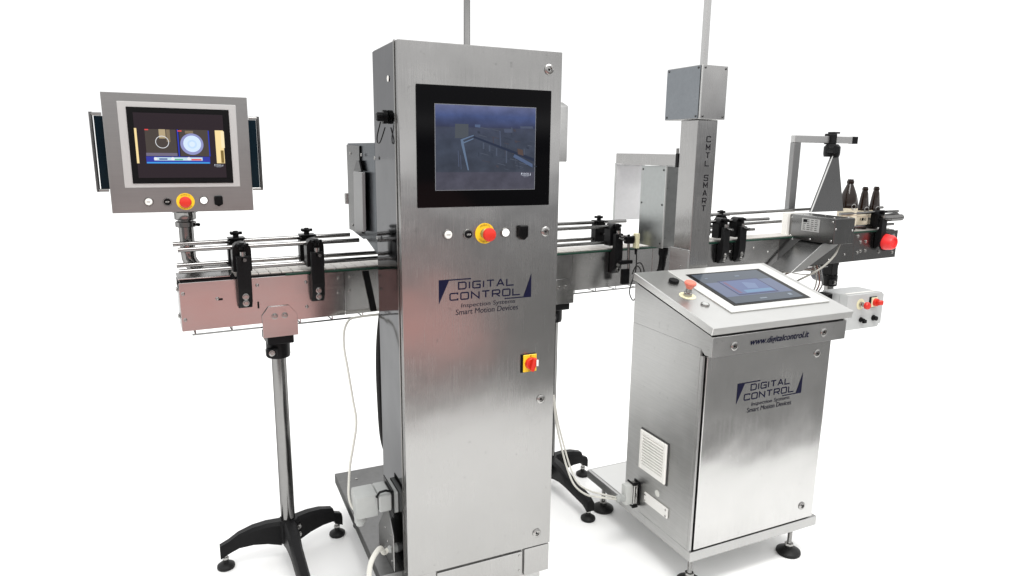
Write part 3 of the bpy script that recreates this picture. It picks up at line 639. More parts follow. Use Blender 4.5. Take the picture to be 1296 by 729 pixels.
c = U(491.5, 99.5, 0, X0); b = MB(); b.M = LF((X0-.001, c.y, c.z)); b.lathe([(.009, 0), (.008, .0015), (0, .0016)], 18); part('blanking_plug', b, WHITE, cab)
# pole on top
b = MB(); b.tube([(.818, 2.10, 1.84), (.818, 2.10, 2.95)], .0105, 20); part('mast', b, TUBE, cab)
# camera enclosures behind
pf = lambda px, py, dx=0.: (lambda p: (p.y, p.z))(U(px, py, 0, X0-dx))
b = MB(); b.prism([(2.192, 1.567), (2.61, 1.567), (2.615, 1.245), (2.40, 1.232), pf(461, 300), (2.192, 1.205)], X0+.001, .99, 'x', .002)
enc = part('inspection_housing', b, mat('dark_blue_steel', (.13, .145, .16), .22, 1, cvar=.1, rvar=.05), cab)
b = MB(); b.prism([pf(440.5, 183), pf(456, 184.5), pf(459.5, 296), pf(444, 290)], X0-.006, X0-.0005, 'x', .001); part('housing_flange', b, DARK, cab)
b = MB(); b.prism([pf(447, 217, .02), pf(457.5, 218, .02), pf(459, 293.5, .02), pf(448.5, 292, .02)], X0-.020, X0-.007, 'x', .002); part('light_bar', b, mat('grey_bar', (.30, .30, .30), .45, .6), cab)
b = MB(); b.prism([pf(447.5, 216, .012), pf(457, 217, .012), pf(454, 203, .012), pf(451, 203, .012)], X0-.012, X0-.0065, 'x'); part('light_bar_bracket', b, BLACK, cab)
for qq in [(443.5, 194), (457.5, 196), (474.5, 200), (446.5, 284.5), (477.5, 301)]: put(M_SCREW, 'screw', LF(U(*qq, 0, X0-.006)), cab)
b = MB(); b.tube([(X0-.001, 2.63, 1.34), (X0-.001, 2.63, 1.38)], .012, 12); part('hinge', b, SCREW, cab)
b = MB(); b.prism([(2.10, 1.512), (2.26, 1.512), (2.26, 1.703), (2.14, 1.715), (2.10, 1.70)], 1.0, 1.191, 'x', .002); part('rear_box', b, SIDE, cab)
b = MB(); b.tube(smoothpath([U(492, 350, 1, 2.24), U(483, 400, 1, 2.24), U(479.5, 450, 1, 2.24), U(481, 505, 1, 2.24), U(485, 555, 1, 2.24), U(495, 585, 1, 2.24)]), .011, 12); part('black_hose', b, RUBBER, cab)

# ================================================================== touch-screen console
K0, K1 = 1.505, 2.104
con = thing('touch_console', 'waist-high steel console with sloping touch screen top and logo door on round feet', 'console', (1.81, 1.9, .12))
b = MB(); b.box((K0, 1.690, .120), (2.128, 2.392, .1585), .002); part('base_frame', b, SIDE, con)
b = MB(); b.box((K0+.012, 2.112, .159), (2.115, 2.380, .1605)); part('platform_sheet', b, TOPS, con)
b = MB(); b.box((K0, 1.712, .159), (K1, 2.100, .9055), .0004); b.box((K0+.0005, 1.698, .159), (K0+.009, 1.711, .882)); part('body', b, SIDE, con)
b = MB(); b.box((K0+.010, 1.7105, .163), (K1-.006, 1.7118, .89)); part('door_seal', b, BLACK, con)
b = MB(); b.box((K0+.014, 1.690, .165), (K1-.004, 1.708, .880), .002); part('door', b, mat('door_steel', (.52, .517, .51), .21, 1, bump=.02, scale=BR, rvar=.09, cvar=.12, warp=.006), con)
hp = [(1.656, .889), (1.656, .957), (2.100, 1.0615), (2.100, .906), (1.712, .906), (1.690, .889)]
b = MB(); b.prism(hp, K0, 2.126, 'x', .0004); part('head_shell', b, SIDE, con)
sl = Vector((0, .9725, .2333)); nn_ = Vector((0, -.2333, .9725)); TP = Vector((1.5, 1.650, .9915))
TM = frame(TP, (1, 0, 0), sl)
b = MB(); b.M = TM; b.box((.012, .012, -.036), (.628, .448, -.029)); part('top_seal', b, BLACK, con)
b = MB(); b.M = TM; b.box((-.002, 0, -.0285), (.652, .463, 0), .002); part('top_plate', b, TOPS, con)
tq = lambda px, py: TM.inverted() @ UPl(px, py, TP, nn_)
def tquad(nm, pts, h0, h1, m_, par=con, bev=.0008):
    P = [tq(*p) for p in pts]; x0 = (P[0].x+P[3].x)/2; x1 = (P[1].x+P[2].x)/2; y1 = (P[0].y+P[1].y)/2; y0 = (P[2].y+P[3].y)/2
    b = MB(); b.M = TM; b.box((x0, y0, h0), (x1, y1, h1), bev); return part(nm, b, m_, par), (x0, x1, y0, y1)
tquad('screen_frame', [(851.3, 347.8), (960, 331), (1043.5, 382), (926.6, 397.5)], .0003, .005, mat('pale_screen_frame', (.70, .70, .68), .38, .7, cvar=.03))
tquad('bezel', [(867.5, 350), (957, 341.3), (1026, 377.4), (930.5, 389.6)], .0052, .0065, GLOSSB)
tdisp, (a0, a1, c0, c1) = tquad('display', [(873, 350.8), (955, 343.5), (1016, 376.2), (933.5, 387)], .0067, .0072, emis('touch_display', (.075, .095, .125)), bev=0)
def tg(pts, m_, l): 
    b = MB(); b.M = TM; b.poly([(*(a0+(a1-a0)*p[0], c0+(c1-c0)*p[1]), .0072+.0003*l) for p in pts]); part('screen_graphic', b, m_, tdisp, smooth=False)
R4_ = lambda x0, y0, x1, y1: [(x0, y0), (x1, y0), (x1, y1), (x0, y1)]
tg(R4_(.01, .20, .99, .68), emis('tpanel', (.13, .16, .26)), 1); tg(R4_(.2, .22, .80, .72), emis('tframe', (.05, .06, .13)), 2); tg(R4_(.22, .25, .78, .69), emis('tblue', (.11, .15, .30)), 3)
tg(R4_(.35, .27, .76, .36), emis('tcyan', (.14, .26, .42)), 4); tg(R4_(.24, .27, .29, .66), emis('tmauve', (.17, .11, .19)), 4); tg([(.45, .4), (.6, .38), (.66, .55), (.5, .62)], emis('tlight', (.16, .22, .38)), 4)
tg(R4_(.4, .06, .5, .09), emis('tline', (.25, .3, .36)), 2); tg(R4_(.85, .08, .9, .14), emis('tline', (.25, .3, .36)), 2); tg(R4_(.1, .82, .14, .85), emis('tline2', (.16, .2, .26)), 2); tg(R4_(.55, .82, .62, .86), emis('tline2', (.16, .2, .26)), 2)
def ton(px, py): p = tq(px, py); return TM @ Matrix.Translation((p.x, p.y, .0))
M_ = ton(852.5, 357.5); b = MB(); b.M = M_; b.prism([(.021*math.cos(2*math.pi*k/8+.39), .021*math.sin(2*math.pi*k/8+.39)) for k in range(8)], .0, .012, 'z', .002); part('rocker_switch', b, BLACK, con)
MK = mat('faded_red_plastic', (.62, .16, .11), .45)
M_ = ton(870, 374.5); es = put(M_CRM, 'emergency_stop', M_, con)
b = MB(); b.M = M_; b.lathe([(.015, .001), (.015, .014), (.011, .016), (.011, .034), (0, .034)], 24); part('collar', b, SCREW, es)
b = MB(); b.M = M_; b.lathe([(.011, .030), (.014, .036), (.021, .046), (.0215, .051), (.019, .055), (0, .056)], 32); part('red_knob', b, MK, es)
button(con, ton(892.3, 386), M_CAPL and mk(cap(.007), 'button_cap', GREY))
# strip lettering and screws
text('www.digitalcontrol.it', FR(((U(950, 434, 1, 1.655).x+U(1024, 424, 1, 1.655).x)/2, 1.6548, U(987, 429, 1, 1.655).z)), U(1024, 424, 1, 1.655).x-U(950, 434, 1, 1.655).x, .030, INK, con, shear=.25, font_off=.012)
for i, qq in enumerate([(929.5, 438), (1042.5, 420.5)]): lock(con, FR(U(*qq, 1, 1.6555)), i)
for i, qq in enumerate([(1034, 447), (1014.5, 640)]): lock(con, FR(U(*qq, 1, 1.6895)), i)
k4 = 1276/140.
logo(con, 1.6896, [(303, 212), (1055, 120), (293, 460), (1040, 345)], INK, INKG, lambda x, y: U(900+x/k4, 460+y/k4, 1, 1.690))
# vent: frame + louvres
vy0, vy1, vz0, vz1 = 1.843, 2.005, .348, .506
b = MB(); b.box((K0-.003, vy0-.004, vz0-.004), (K0, vy1+.004, vz1+.004), .0005); vent = part('vent', b, mat('vent_gasket', (.05, .05, .05), .6), con)
b = MB(); X_ = K0-.012
b.box((X_, vy0, vz0), (K0-.003, vy0+.018, vz1), .003); b.box((X_, vy1-.018, vz0), (K0-.003, vy1, vz1), .003); b.box((X_, vy0+.0175, vz1-.018), (K0-.003, vy1-.0175, vz1), .003); b.box((X_, vy0+.0175, vz0), (K0-.003, vy1-.0175, vz0+.024), .003)
part('vent_frame', b, WHITE, vent)
for i in range(10):
    z = vz0 + .028 + i*.0115; b = MB(); b.M = Matrix.Translation((K0-.007, 0, z)) @ Matrix.Rotation(-.5, 4, 'Y'); b.box((-.004, vy0+.018, 0), (.005, vy1-.018, .0062)); part('slat', b, WHITE, vent)
b = MB(); c = U(832, 624.5, 0, K0); b.M = LF(c); b.lathe([(.013, 0), (.013, .0012), (0, .0014)], 24); part('round_sticker', b, mat('pale_sticker', (.62, .62, .58), .5), con)
b = MB(); b.box((K0-.008, 1.822, .222), (K0, 1.964, .262), .002); nm = part('nameplate', b, LABELW, con)
for (y, z) in ((1.830, .230), (1.830, .254), (1.956, .230), (1.956, .254)): put(M_TINY, 'screw', LF((K0-.008, y, z)), nm)
# connector on the left side
y0_, z0_ = U(806, 620, 0, K0).y, U(803, 620, 0, K0).z
b = MB(); b.box((K0-.004, y0_-.024, z0_-.050), (K0, y0_+.018, z0_+.050), .002); kb = part('connector_base', b, BLACK, con)
b = MB(); b.box((K0-.026, y0_-.018, z0_-.044), (K0-.007, y0_+.014, z0_+.044), .003); part('plug_collar', b, SCREW, con)
b = MB(); b.box((K0-.062, y0_-.016, z0_-.040), (K0-.028, y0_+.018, z0_+.042), .006, 2); part('plug_hood', b, mat('pale_grey_hood', (.50, .51, .49), .45), con)
b = MB(); b.M = LF((K0-.062, y0_, z0_-.012)); b.lathe([(.016, 0), (.016, .012), (.013, .014), (.014, .020), (.014, .030), (.009, .034), (0, .034)], 18); part('plug_gland', b, GREY, con)
for dz in (-.048, .046):
    b = MB(); b.box((K0-.034, y0_-.024, z0_+dz-.006), (K0-.008, y0_-.014, z0_+dz+.006), .002); b.tube([(K0-.03, y0_-.02, z0_+dz), (K0-.03, y0_+.02, z0_+dz)], .004, 8); part('locking_lever', b, BLACK, con)
for dz in (-.030, .030):
    b = MB(); b.tube([(K0-.018, y0_-.022, z0_-dz*.3), (K0-.018, y0_-.022, z0_+dz)], .0025, 8); part('latch_bar', b, SCREW, con)
for (x, y) in ((2.035, 1.728), (1.547, 1.735), (1.54, 2.306), (2.08, 2.34)): leveller('foot', con, x, y, .12, .047)

# ================================================================== sensor column behind the console
A0, A1, AY = 1.767, 1.863, 2.112
sc = thing('sensor_column', 'square steel sensor column lettered CMTL SMART, with box head and mast, behind the console', 'column', (1.81, 2.17, .16))
b = MB(); b.box((A0, AY, .162), (A1, 2.215, 1.672), .002); part('column', b, STEEL, sc)
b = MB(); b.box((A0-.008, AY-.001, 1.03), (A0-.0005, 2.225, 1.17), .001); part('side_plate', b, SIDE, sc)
for qq in [(861, 315), (861, 337), (872, 321)]: put(M_TINY, 'screw', LF(U(*qq, 0, A0-.008)), sc)
b = MB(); b.box((1.757, 2.100, 1.674), (1.885, 2.305, 1.872), .0015); hd = part('box_head', b, STEEL, sc)
b = MB(); b.box((1.7545, 2.104, 1.677), (1.7565, 2.302, 1.869)); part('head_side_cover', b, mat('blue_grey_steel', (.22, .235, .25), .22, 1, cvar=.06, rvar=.04), sc)
b = MB(); b.box((1.7568, 2.0975, 1.6735), (1.762, 2.0995, 1.8725)); part('head_edge', b, TOPS, sc)
for (y, z) in ((2.115, 1.685), (2.290, 1.685), (2.115, 1.862), (2.290, 1.862)): put(M_DSCREW, 'screw', LF((1.7545, y, z)), sc)
for (x, z) in ((1.775, 1.685), (1.873, 1.685), (1.775, 1.862), (1.873, 1.862)): put(M_DSCREW, 'screw', FR((x, 2.100, z)), sc)
xm = U(892, 60, 1, 2.17).x
b = MB(); b.box((xm-.011, 2.159, 1.872), (xm+.011, 2.181, 2.95), .002); part('mast', b, mat('mast_aluminium', (.45, .45, .445), .35, .8), sc)
b = MB()
for ch, px, py in zip('CMTLSMART', (897, 896.3, 895.6, 894.8, 893.6, 892.8, 892, 891.2, 890.4), (176, 186.5, 196.5, 206.5, 225, 234.5, 244.3, 254, 263.5)):
    p = U(px, py, 1, AY); b.M = FR((p.x, AY-.0004, p.z)); glyph(b, ch, -.009, -.0105, .018, .020, .0036)
part('lettering', b, INKB, sc, smooth=False)
# arm running back over the conveyor, hanging probe box and reflector plate
b = MB(); b.box((A0-.002, 2.216, 1.494), (A0+.07, 2.66, 1.541), .002); part('cross_arm', b, STEEL, sc)
b = MB(); b.box((A0-.004, 2.214, 1.490), (A0+.072, 2.232, 1.545), .002); part('arm_clamp', b, BLACK, sc)
b = MB(); b.tube([(A0+.02, 2.25, 1.541), (A0+.02, 2.25, 1.565)], .006, 12); part('arm_knob', b, SCREW, sc)
b = MB(); b.box((1.800, 2.333, 1.148), (1.895, 2.500, 1.490), .0015); part('probe_box', b, mat('probe_steel', (.27, .275, .27), .3, 1, cvar=.08, rvar=.05), sc)
b = MB(); b.box((1.797, 2.331, 1.146), (1.7995, 2.502, 1.491)); part('probe_cover', b, mat('probe_cover_steel', (.36, .375, .37), .33, 1, cvar=.08, rvar=.05), sc)
b = MB(); b.box((1.7965, 2.3285, 1.146), (1.803, 2.3308, 1.491)); part('probe_edge', b, TOPS, sc)
for (y, z) in ((2.345, 1.165), (2.49, 1.165), (2.345, 1.475), (2.49, 1.475), (2.345, 1.33), (2.49, 1.33)): put(M_DSCREW, 'screw', LF((1.797, y, z)), sc)
b = MB(); b.box((1.826, 2.744, 1.226), (1.99, 2.752, 1.497), .001); b.box((1.826, 2.70, 1.49), (1.99, 2.744, 1.497), .001); part('reflector_plate', b, mat('pale_plate', (.86, .86, .87), .4, .6, cvar=.05), sc)
b = MB(); b.box((1.826, 2.662, 1.498), (1.99, 2.752, 1.541), .002); part('arm_end', b, STEEL, sc)
b = MB(); b.box((1.826-.003, 2.742, 1.226), (1.826-.0005, 2.754, 1.497)); part('plate_edge', b, LGREY, sc)
b = MB(); b.box((1.845, 2.325, 1.135), (1.90, 2.225, 1.15), .002); b.box((1.90, 2.325, 1.09), (1.906, 2.225, 1.15), .001); part('probe_bracket', b, TOPS, sc)
b = MB(); b.lathe([(.018, 1.147), (.021, 1.140), (.021, 1.115), (.017, 1.108), (.017, 1.10)], 18, (1.83, 2.36, 0)); cg = part('conduit_gland', b, BLACK, sc)
b = MB(); pth = smoothpath([(1.83, 2.36, 1.11), (1.825, 2.36, 1.06), (1.80, 2.35, 1.0), (1.78, 2.33, .90)]); rr = [.015 + (.0015 if i % 2 else 0) for i in range(len(pth))]; b.tube(pth, rr, 14); part('conduit', b, BLACK, sc)

# ================================================================== photo-electric sensor clamped beside the belt
ps = thing('photo_sensor', 'small cream photoelectric sensor on a thin rod clamp beside the middle guide bracket', 'sensor', U(795, 380, 1, 2.49))
a = U(795.5, 303, 1, 2.49)
b = MB(); b.tube([U(795.5, 303, 1, 2.49), U(795.5, 349, 1, 2.49)], .006, 12); part('rod', b, TUBE, ps)
b = MB(); p0, p1 = U(783, 301, 1, 2.50), U(793, 305, 1, 2.49); b.tube([p0, p1], .0055, 10); part('cross_rod', b, TUBE, ps)
b = MB(); b.box((a.x-.018, 2.47, a.z-.018), (a.x+.020, 2.505, a.z+.014), .004); b.box((a.x+.018, 2.475, a.z-.016), (a.x+.034, 2.50, a.z+.016), .003); b.tube([(a.x, 2.49, a.z+.012), (a.x, 2.49, a.z+.022)], .006, 8); part('clamp', b, BLACK, ps)
c = U(805.5, 305, 1, 2.475); b = MB(); b.box((c.x-.009, 2.462, c.z-.032), (c.x+.009, 2.49, c.z+.034), .002); part('sensor_body', b, CREAM, ps)
b = MB(); b.lathe([(.006, -.032), (.007, -.04), (.005, -.06), (0, -.06)], 12, (c.x, 2.475, c.z)); part('cable_boot', b, BLACK, ps)
l_ = U(790, 332, 1, 2.49); b = MB(); b.box((l_.x-.03, 2.478, l_.z-.008), (l_.x+.04, 2.50, l_.z+.010), .004); b.box((l_.x-.012, 2.482, l_.z-.10), (l_.x+.028, 2.50, l_.z-.03), .003); part('mounting_bracket', b, BLACK, ps)
pts = [U(*p, 1, 2.47) for p in ((805.5, 318), (805.5, 330), (804, 345), (798, 362), (797, 372), (801, 380), (805, 376))]
b = MB(); b.tube(smoothpath(pts), .0028, 8); part('cable', b, RUBBER, ps)
pts = [U(*p, 1, 2.46) for p in ((805, 334), (811, 333), (815, 342), (814, 350))]; b = MB(); b.tube(smoothpath(pts), .0028, 8); pts = [U(*p, 1, 2.465) for p in ((800, 347), (805, 337), (810, 340), (812, 350))]; b.tube(smoothpath(pts), .0028, 8); part('cable', b, RUBBER, ps)

# ================================================================== drive guard, gusset and end knob
dg = thing('drive_guard', 'dark steel box guard with small silver rating plate at the outfeed end of the conveyor', 'guard', (2.97, 2.5, 1.1))
b = MB(); b.box((2.90, 2.385, 1.103), (3.042, 2.672, 1.232), .0015); gb = part('guard_box', b, DARK, dg)
b = MB(); b.box((2.9035, 2.388, 1.2325), (3.039, 2.669, 1.2345)); part('guard_lid', b, STEELX, dg)
for (y, z) in ((2.40, 1.12), (2.53, 1.112), (2.66, 1.12), (2.40, 1.215), (2.66, 1.215)): put(M_SCREW, 'screw', LF((2.90, y, z)), dg)
for (x, z) in ((2.91, 1.18), (3.03, 1.17)): put(M_SCREW, 'screw', FR((x, 2.385, z)), dg)
for (x, y) in ((2.92, 2.41), (3.02, 2.41), (2.92, 2.60), (3.02, 2.55)): put(M_SCREW, 'screw', UPF((x, y, 1.2345)), dg)
b = MB(); b.box((2.882, 2.674, 1.100), (3.02, 2.712, 1.240), .002); part('white_end_block', b, WHITE, dg)
pl = [U(*p, 0, 2.8995) for p in ((1015.5, 275.5), (1038, 279.5), (1037, 294.5), (1016, 291))]
b = MB(); b.box((2.8985, pl[0].y, pl[2].z), (2.8998, pl[1].y, pl[0].z)); rp = part('rating_plate', b, PAPER, dg)
cy_, cz_ = (pl[0].y+pl[1].y)/2, (pl[0].z+pl[2].z)/2
b = MB(); b.M = LF((2.8983, cy_, cz_)); w_ = abs(pl[0].y-pl[1].y)
b.box((-w_*.42, .012, 0), (-w_*.2, .028, .0003)); 
for i in range(6):
    for j in range(4):
        L_ = random.uniform(.1, .2)*w_; x_ = -w_*.42 + j*w_*.22; z_ = .024 - i*.010
        if not (j == 0 and i < 2) and abs(z_) < .032: b.box((x_, z_, 0), (x_+L_, z_+.003, .0003))
part('plate_print', b, INKB, rp, smooth=False)
b = MB(); t0, t1, t2 = U(1018, 303, 1, 2.60), U(1060, 311, 1, 2.60), U(993, 344, 1, 2.60)
b.prism([(2.905, 1.100), (3.035, 1.100), (2.78, .965), (2.70, .962)], 2.45, 2.452, 'y', .0006); part('gusset_plate', b, SIDE, dg)
b = MB(); b.prism([(2.905, 1.100), (2.935, 1.100), (2.74, .965), (2.70, .962)], 2.452, 2.60, 'y', .0006); part('gusset_web', b, DARK, dg)
hp_ = U(1120, 306, 1, 2.655)
kn = thing('red_cone', 'red plastic knob on the dark end plate at the right-hand conveyor end', 'cone', hp_)
b = MB(); b.M = frame((hp_.x, 2.655, hp_.z), (1, .1, 0), (0, 0, 1)); b.lathe([(.046, .0), (.047, .006), (.041, .045), (.035, .056), (.028, .058), (.026, .050), (0, .050)], 36); part('grip', b, mat('bright_red_plastic', (.80, .03, .03), .38), kn)
b = MB(); b.M = frame((hp_.x, 2.655, hp_.z), (1, .1, 0), (0, 0, 1)); b.lathe([(.055, -.004), (.055, -.001), (0, -.001)], 36); part('backing_washer', b, BLACK, kn)
# steel rollers sticking out at the end
b = MB()
er = thing('end_roller', 'bright steel roller and pointed rod sticking out of the right-hand conveyor end', 'roller', (3.75, 2.74, 1.19))
b.tube([(3.62, 2.68, 1.185), (3.83, 2.695, 1.185)], .019, 20); part('roller', b, TUBE, er)
b = MB(); b.tube([(3.64, 2.72, 1.175), (3.84, 2.735, 1.19), (3.87, 2.737, 1.193)], [.024, .022, .006], 20); part('pointed_rod', b, TUBE, er)

# ================================================================== camera gantry with tapered hood
YG = 2.80
ga = thing('camera_gantry', 'square tube gantry arm with black end cap carrying a tapered steel camera hood', 'gantry', (3.0, YG, 1.0))
xa0, xa1 = U(994.5, 258, 1, YG).x, U(1007, 258, 1, YG).x; zt_, zb_ = U(1001, 171, 1, YG).z, U(1013, 180.5, 1, YG).z; xe = U(1083, 178, 1, YG).x
xa0 += .008; xa1 -= .018; hw = .016
b = MB(); b.box((xa0, YG-hw, .98), (xa1, YG+hw, zb_), .002); part('upright', b, mat('dull_aluminium', (.25, .25, .25), .4, .9, cvar=.05), ga)
b = MB(); b.prism([(xa0, zb_+.0005), (xa0, zt_), (xe-.045, zt_), (xe-.045, zb_+.0005)], YG-hw+.001, YG+hw-.001, 'y', .002); part('cross_tube', b, mat('mast_aluminium', (.45, .45, .445), .35, .8), ga)
b = MB(); b.box((xe-.0445, YG-hw, zb_-.001), (xe, YG+hw, zt_+.001), .002); part('end_cap', b, BLACK, ga)
xc = U(1054.5, 190, 1, YG-.03).x
b = MB(); b.box((xc-.022, YG-hw-.014, zb_-.006), (xc+.024, YG+hw+.006, zt_+.014), .004); b.box((xc+.0, YG-hw-.008, zt_+.014), (xc+.052, YG+.02, zt_+.024), .003)
b.lathe([(.040, -.075), (.044, -.06), (.044, -.02), (.030, -.005)], 20, (xc+.002, YG-.02, zb_)); b.tube([(xc-.03, YG-.07, zb_-.035), (xc-.03, YG-.03, zb_-.035)], .022, 16); part('clamp', b, CAST, ga)
bx = [U(1026.5, 264, 1, 2.69).x, U(1066, 262, 1, 2.69).x]; zb2, zt2 = 1.236, zb_-.068
b = MB(); b.hull([(bx[0], 2.69, zb2), (bx[1]+.012, 2.69, zb2), (bx[1]+.012, 2.702, zb2), (bx[0], 2.702, zb2)], [(xc-.020, 2.755, zt2), (xc+.030, 2.755, zt2), (xc+.030, 2.767, zt2), (xc-.020, 2.767, zt2)])
hd_ = part('tapered_hood', b, mat('hood_steel', (.11, .11, .11), .3, 1, cvar=.08, rvar=.06, scale=BR), ga)
b = MB(); b.tube([(bx[0]-.002, 2.687, zb2), (xc-.020, 2.752, zt2)], .004, 6); part('hood_edge', b, TOPS, ga)

# ================================================================== bottles
def bottle(px, R, H, label, label_text, neck=.0150):
    p = cu(px, 280, .066)[0]; w = rootM(conv) @ Vector((p, .066, 0)); z0 = ZT+.0127
    t = thing('bottle', label, 'bottle', (w.x, w.y, z0), 0, 'brown bottles standing on the conveyor end')
    if R > .04: up_ = [(R*.99, H*.50), (R*.93, H*.58), (R*.76, H*.70), (R*.56, H*.80), (R*.40, H*.87), (neck*.95, H*.91)]
    else: up_ = [(R*.97, H*.50), (R*.86, H*.60), (R*.74, H*.72), (R*.62, H*.84), (neck*.98, H*.91)]
    prof = [(0, 0), (R*.9, 0), (R, .006), (R, H*.46)] + up_ + [(neck*1.12, H*.92), (neck*1.12, H*.965), (neck*.95, H*.975), (neck*.95, H), (neck*.7, H), (neck*.7, H*.95), (0, H*.94)]
    b = MB(); b.lathe(prof, 32); part('glass', b, AMBER, t, True)
    b = MB(); b.lathe([(R+.0003, H*.10), (R+.0006, H*.10), (R+.0006, H*.44), (R+.0003, H*.44)], 32); lb = part('paper_label', b, LABELC, t, True)
    for dz, hh, mm in ((.30, .05, mat('brown_print', (.30, .12, .05), .6)), (.145, .018, mat('brown_print', (.30, .12, .05), .6))):
        b = MB(); b.lathe([(R+.0008, H*dz-H*hh*.12), (R+.0009, H*dz-H*hh*.12), (R+.0009, H*dz), (R+.0008, H*dz)], 32); part('label_band', b, mm, lb, True)
    # wording bent round the label, facing the camera
    ang = math.atan2(-w.y, -w.x) + .25
    for i, ch in enumerate(label_text):
        a = ang + (i-(len(label_text)-1)/2)*.30*.03/R
        M = Matrix.Translation((w.x, w.y, z0)) @ Matrix.Rotation(a, 4, 'Z') @ Matrix.Translation((R+.0012, 0, H*.24)) @ frame((0, 0, 0), (0, 1, 0), (0, 0, 1))
        text(ch, M, .0085, .017, INKB, lb, font_off=.01)
    b = MB(); a2 = ang - .9; cx, cy = (R+.006)*math.cos(a2+1.2), (R+.006)*math.sin(a2+1.2)
    b.tube([(cx+.011*math.cos(q_)*math.sin(-ang), cy+.011*math.cos(q_)*math.cos(ang), H*.475+.014*math.sin(q_)) for q_ in [2*math.pi*k/20 for k in range(20)]], .0022, 8, closed=True); part('wire_loop', b, SCREW, t, True)
    return t
bottle(1071, .053, .290, 'largest brown bottle, broad-shouldered, beside the tapered steel hood', 'KING', .0175)
bottle(1090.5, .031, .245, 'slim brown bottle standing between the big bottle and the outermost one', 'KING')
bottle(1104.5, .031, .245, 'slim brown bottle standing outermost, nearest the right-hand conveyor end', 'KING')

# ================================================================== control box on the third stand
jb = thing('control_box', 'light grey control box with two red switches and two black knobs', 'control box', (3.2, 2.5, .70))
YJ = 2.42
fl, fr = U(1073, 374, 1, YJ), U(1119, 367, 1, YJ); fb, fbr = U(1070, 419, 1, YJ), U(1114, 412, 1, YJ)
jx0, jx1, jz0, jz1 = (fl.x+fb.x)/2, (fr.x+fbr.x)/2, fb.z, fl.z
b = MB(); b.prism([(jx0, jz0), (jx1-.018, jz0), (jx1-.012, jz0+.016), (jx1+.004, jz0+.018), (jx1+.004, jz1-.014), (jx1-.010, jz1-.006), (jx1-.012, jz1), (jx0, jz1)], YJ, YJ+.055, 'y', .003); part('lid', b, LGREY, jb)
b = MB(); b.box((jx0+.004, YJ+.056, jz0+.004), (jx1-.004, YJ+.17, jz1-.002), .004); part('enclosure', b, mat('grey_enclosure_base', (.46, .47, .47), .45, cvar=.04), jb)
b = MB(); b.box((jx0+.01, YJ+.02, jz1+.0005), (jx1-.03, YJ+.03, jz1+.004), .001); part('lid_rib', b, WHITE, jb)
b = MB(); b.box((jx0-.045, YJ+.10, jz1-.05), (jx0+.003, YJ+.16, jz1-.012), .003); part('cable_entry', b, BLACK, jb)
b = MB(); b.box((jx0+.0, YJ+.171, jz0+.04), (jx0+.07, YJ+.20, jz1-.02), .003); part('mounting_bracket', b, STEELX, jb)
es = put(M_CRM, 'emergency_stop', FR(U(1089, 385, 1, YJ)), jb); M_ = FR(U(1089, 385, 1, YJ))
b = MB(); b.M = M_; b.lathe([(.014, .001), (.014, .012), (.010, .014), (.010, .03), (0, .03)], 20); part('collar', b, SCREW, es)
b = MB(); b.M = M_; b.lathe([(.012, .030), (.019, .034), (.020, .046), (.016, .052), (0, .053)], 28); part('red_knob', b, RED, es)
c = U(1105, 382, 1, YJ); b = MB(); b.box((c.x-.034, YJ-.004, c.z-.030), (c.x+.022, YJ, c.z+.030), .001); ms = part('main_switch', b, BLACK, jb)
b = MB(); b.box((c.x-.022, YJ-.010, c.z-.026), (c.x+.022, YJ-.004, c.z+.026), .001); part('switch_plate', b, CREAM, ms)
b = MB(); b.M = FR((c.x+.004, YJ-.010, c.z)); b.lathe([(.021, 0), (.020, .014), (0, .014)], 24); b.box((-.008, -.012, .012), (.026, .012, .032), .003); part('switch_knob', b, RED, ms)
for qq, r_ in (((1089, 404.5), .014), ((1105, 402), .016)):
    b = MB(); b.M = FR(U(*qq, 1, YJ)); b.lathe([(r_, 0), (r_, .004), (r_*.8, .006), (r_*.75, .022), (0, .022)], 20)
    if r_ < .015: b.box((-.004, -.016, .012), (.020, .002, .026), .002)
    part('selector_knob', b, BLACK, jb)
b = MB(); p = U(1094, 368.5, 1, 2.68)
pth = smoothpath([(jx0+.02, YJ+.08, jz0+.002), (jx0+.018, YJ+.085, jz0-.03), (jx0-.01, YJ+.09, jz0-.06), (jx0-.055, YJ+.10, jz0-.075), (jx0-.12, YJ+.12, jz0-.08)])
b.tube(pth, .009, 12); part('conduit', b, mat('conduit_beige', (.23, .21, .18), .5), jb)
# gear motor and loose wiring under the conveyor
gm = thing('gear_motor', 'dark round gear motor hanging under the conveyor beside the outfeed stand', 'motor', (3.0, 2.75, .87))
cm = U(1046, 348, 1, 2.78)
b = MB(); b.M = frame((cm.x, 2.80, cm.z+.01), (1, 0, 0), (0, 0, 1)); b.lathe([(.030, -.06), (.052, -.05), (.055, .04), (.045, .06), (.020, .07), (0, .07)], 24); part('motor_body', b, mat('dark_grey_paint', (.05, .055, .065), .4), gm)
b = MB(); b.box((cm.x-.04, 2.78, cm.z+.05), (cm.x+.10, 2.86, ZB+.01), .004); part('gearbox', b, CAST, gm)
wl = thing('wire_loom', 'tangle of grey and brown wires hanging under the conveyor behind the console', 'wiring', (2.9, 2.6, .9))
for i in range(9):
    x0 = 2.52+random.uniform(0, .15); pts = []
    yy = random.uniform(2.60, 2.76)
    for j in range(5): pts.append((x0 + j*.14, yy, ZB-.016-.032*random.random()))
    b = MB(); b.tube(smoothpath(pts, 5), random.choice((.003, .004, .0045)), 7); part('wire', b, random.choice((CABLEG, RUBBER, TUBE, mat('brown_wire', (.13, .06, .04), .5))), wl)
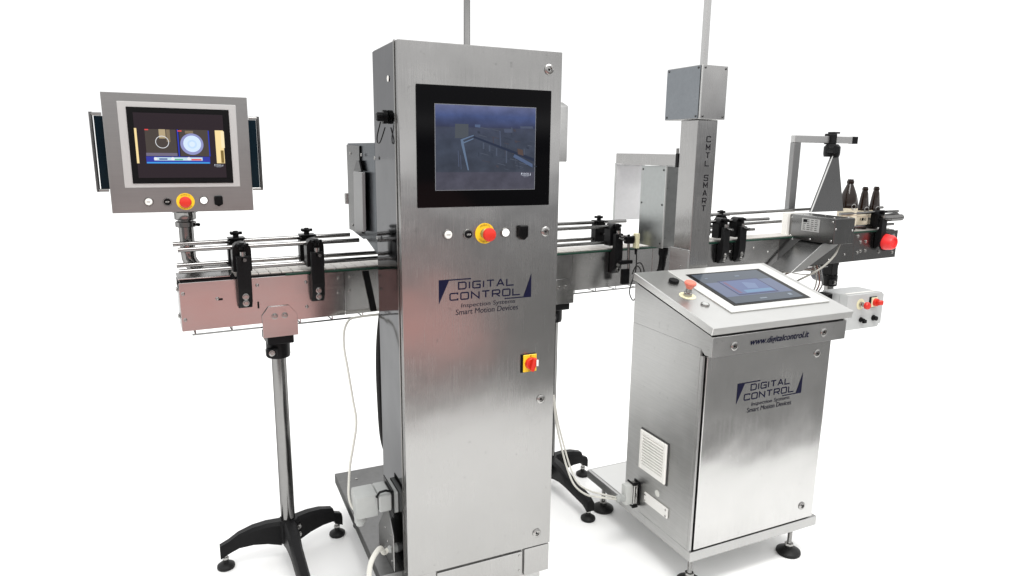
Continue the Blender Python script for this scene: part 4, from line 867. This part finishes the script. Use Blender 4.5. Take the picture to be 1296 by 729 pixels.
for i in range(3):
    b = MB(); b.tube(smoothpath([(3.10+.02*i, 2.66, ZB), (3.08+.02*i, 2.62, .90), (3.06+.025*i, 2.60, .84), (3.02+.015*i, 2.60, .77)]), .004, 7); part('wire', b, (CABLEG, mat('brown_wire', (.13, .06, .04), .5), TUBE)[i], wl)

# ================================================================== cables
def cable(pts, r, m_, label, nm='cable'):
    b = MB(); b.tube(smoothpath(pts, 8), r, 10); o = part(nm, b, m_, None); return tag(o, label, 'cable')
u3 = lambda px, py, y: U(px, py, 1, y)
cable([u3(500, 397, 2.44), u3(478, 398, 2.43), u3(455, 401, 2.42), u3(442, 405, 2.40), u3(435.5, 420, 2.36), u3(435.8, 442, 2.32), u3(440, 466, 2.27), u3(446.5, 505, 2.22), u3(451, 534, 2.18), u3(447, 565, 2.15), u3(443.5, 585, 2.14), u3(441.8, 605, 2.12), u3(441.5, 628, 2.09), u3(446, 642, 2.07), u3(455, 651, 2.05), u3(464, 648, 2.05), (X0-.115, 2.05, .336)],
      .0042, CABLEW, 'thin white cable hanging from the conveyor down to the grey plug on the tall cabinet')
cable([(X0-.030, 2.03, .232), (X0-.045, 2.025, .228), u3(481, 694, 1.99), u3(472, 706, 1.96), u3(467.5, 722, 1.94), u3(467, 745, 1.92), u3(468, 790, 1.90)],
      .0085, CABLEW, 'thick pale grey cable curving to the floor from the gland low on the tall cabinet')
cable([u3(700, 500, 2.30), u3(704, 535, 2.29), u3(711, 568, 2.25), u3(718, 593, 2.20), u3(727, 614, 2.12), u3(742, 626, 2.05), u3(758, 629, 2.0), (K0-.096, y0_, z0_-.012)],
      .0040, CABLEW, 'white cable sagging across to the plug on the console, the lower of the pair')
cable([u3(701, 500, 2.33), u3(706, 533, 2.32), u3(714, 565, 2.28), u3(722, 592, 2.22), u3(731, 611, 2.13), u3(746, 621, 2.06), u3(760, 625, 2.01), (K0-.096, y0_+.004, z0_-.005)],
      .0036, CABLEW, 'white cable sagging across to the plug on the console, the upper of the pair')
cable([u3(1063, 309, 2.42), u3(1057, 322, 2.41), u3(1045, 335, 2.40), u3(1030, 345, 2.42), u3(1012, 354, 2.5), u3(1003, 359, 2.5)],
      .005, CABLEG, 'pale cable curving down from the dark guard box to behind the console')
print('done', len(bpy.data.objects), sum(len(o.data.polygons) for o in bpy.data.objects if o.type == 'MESH'))
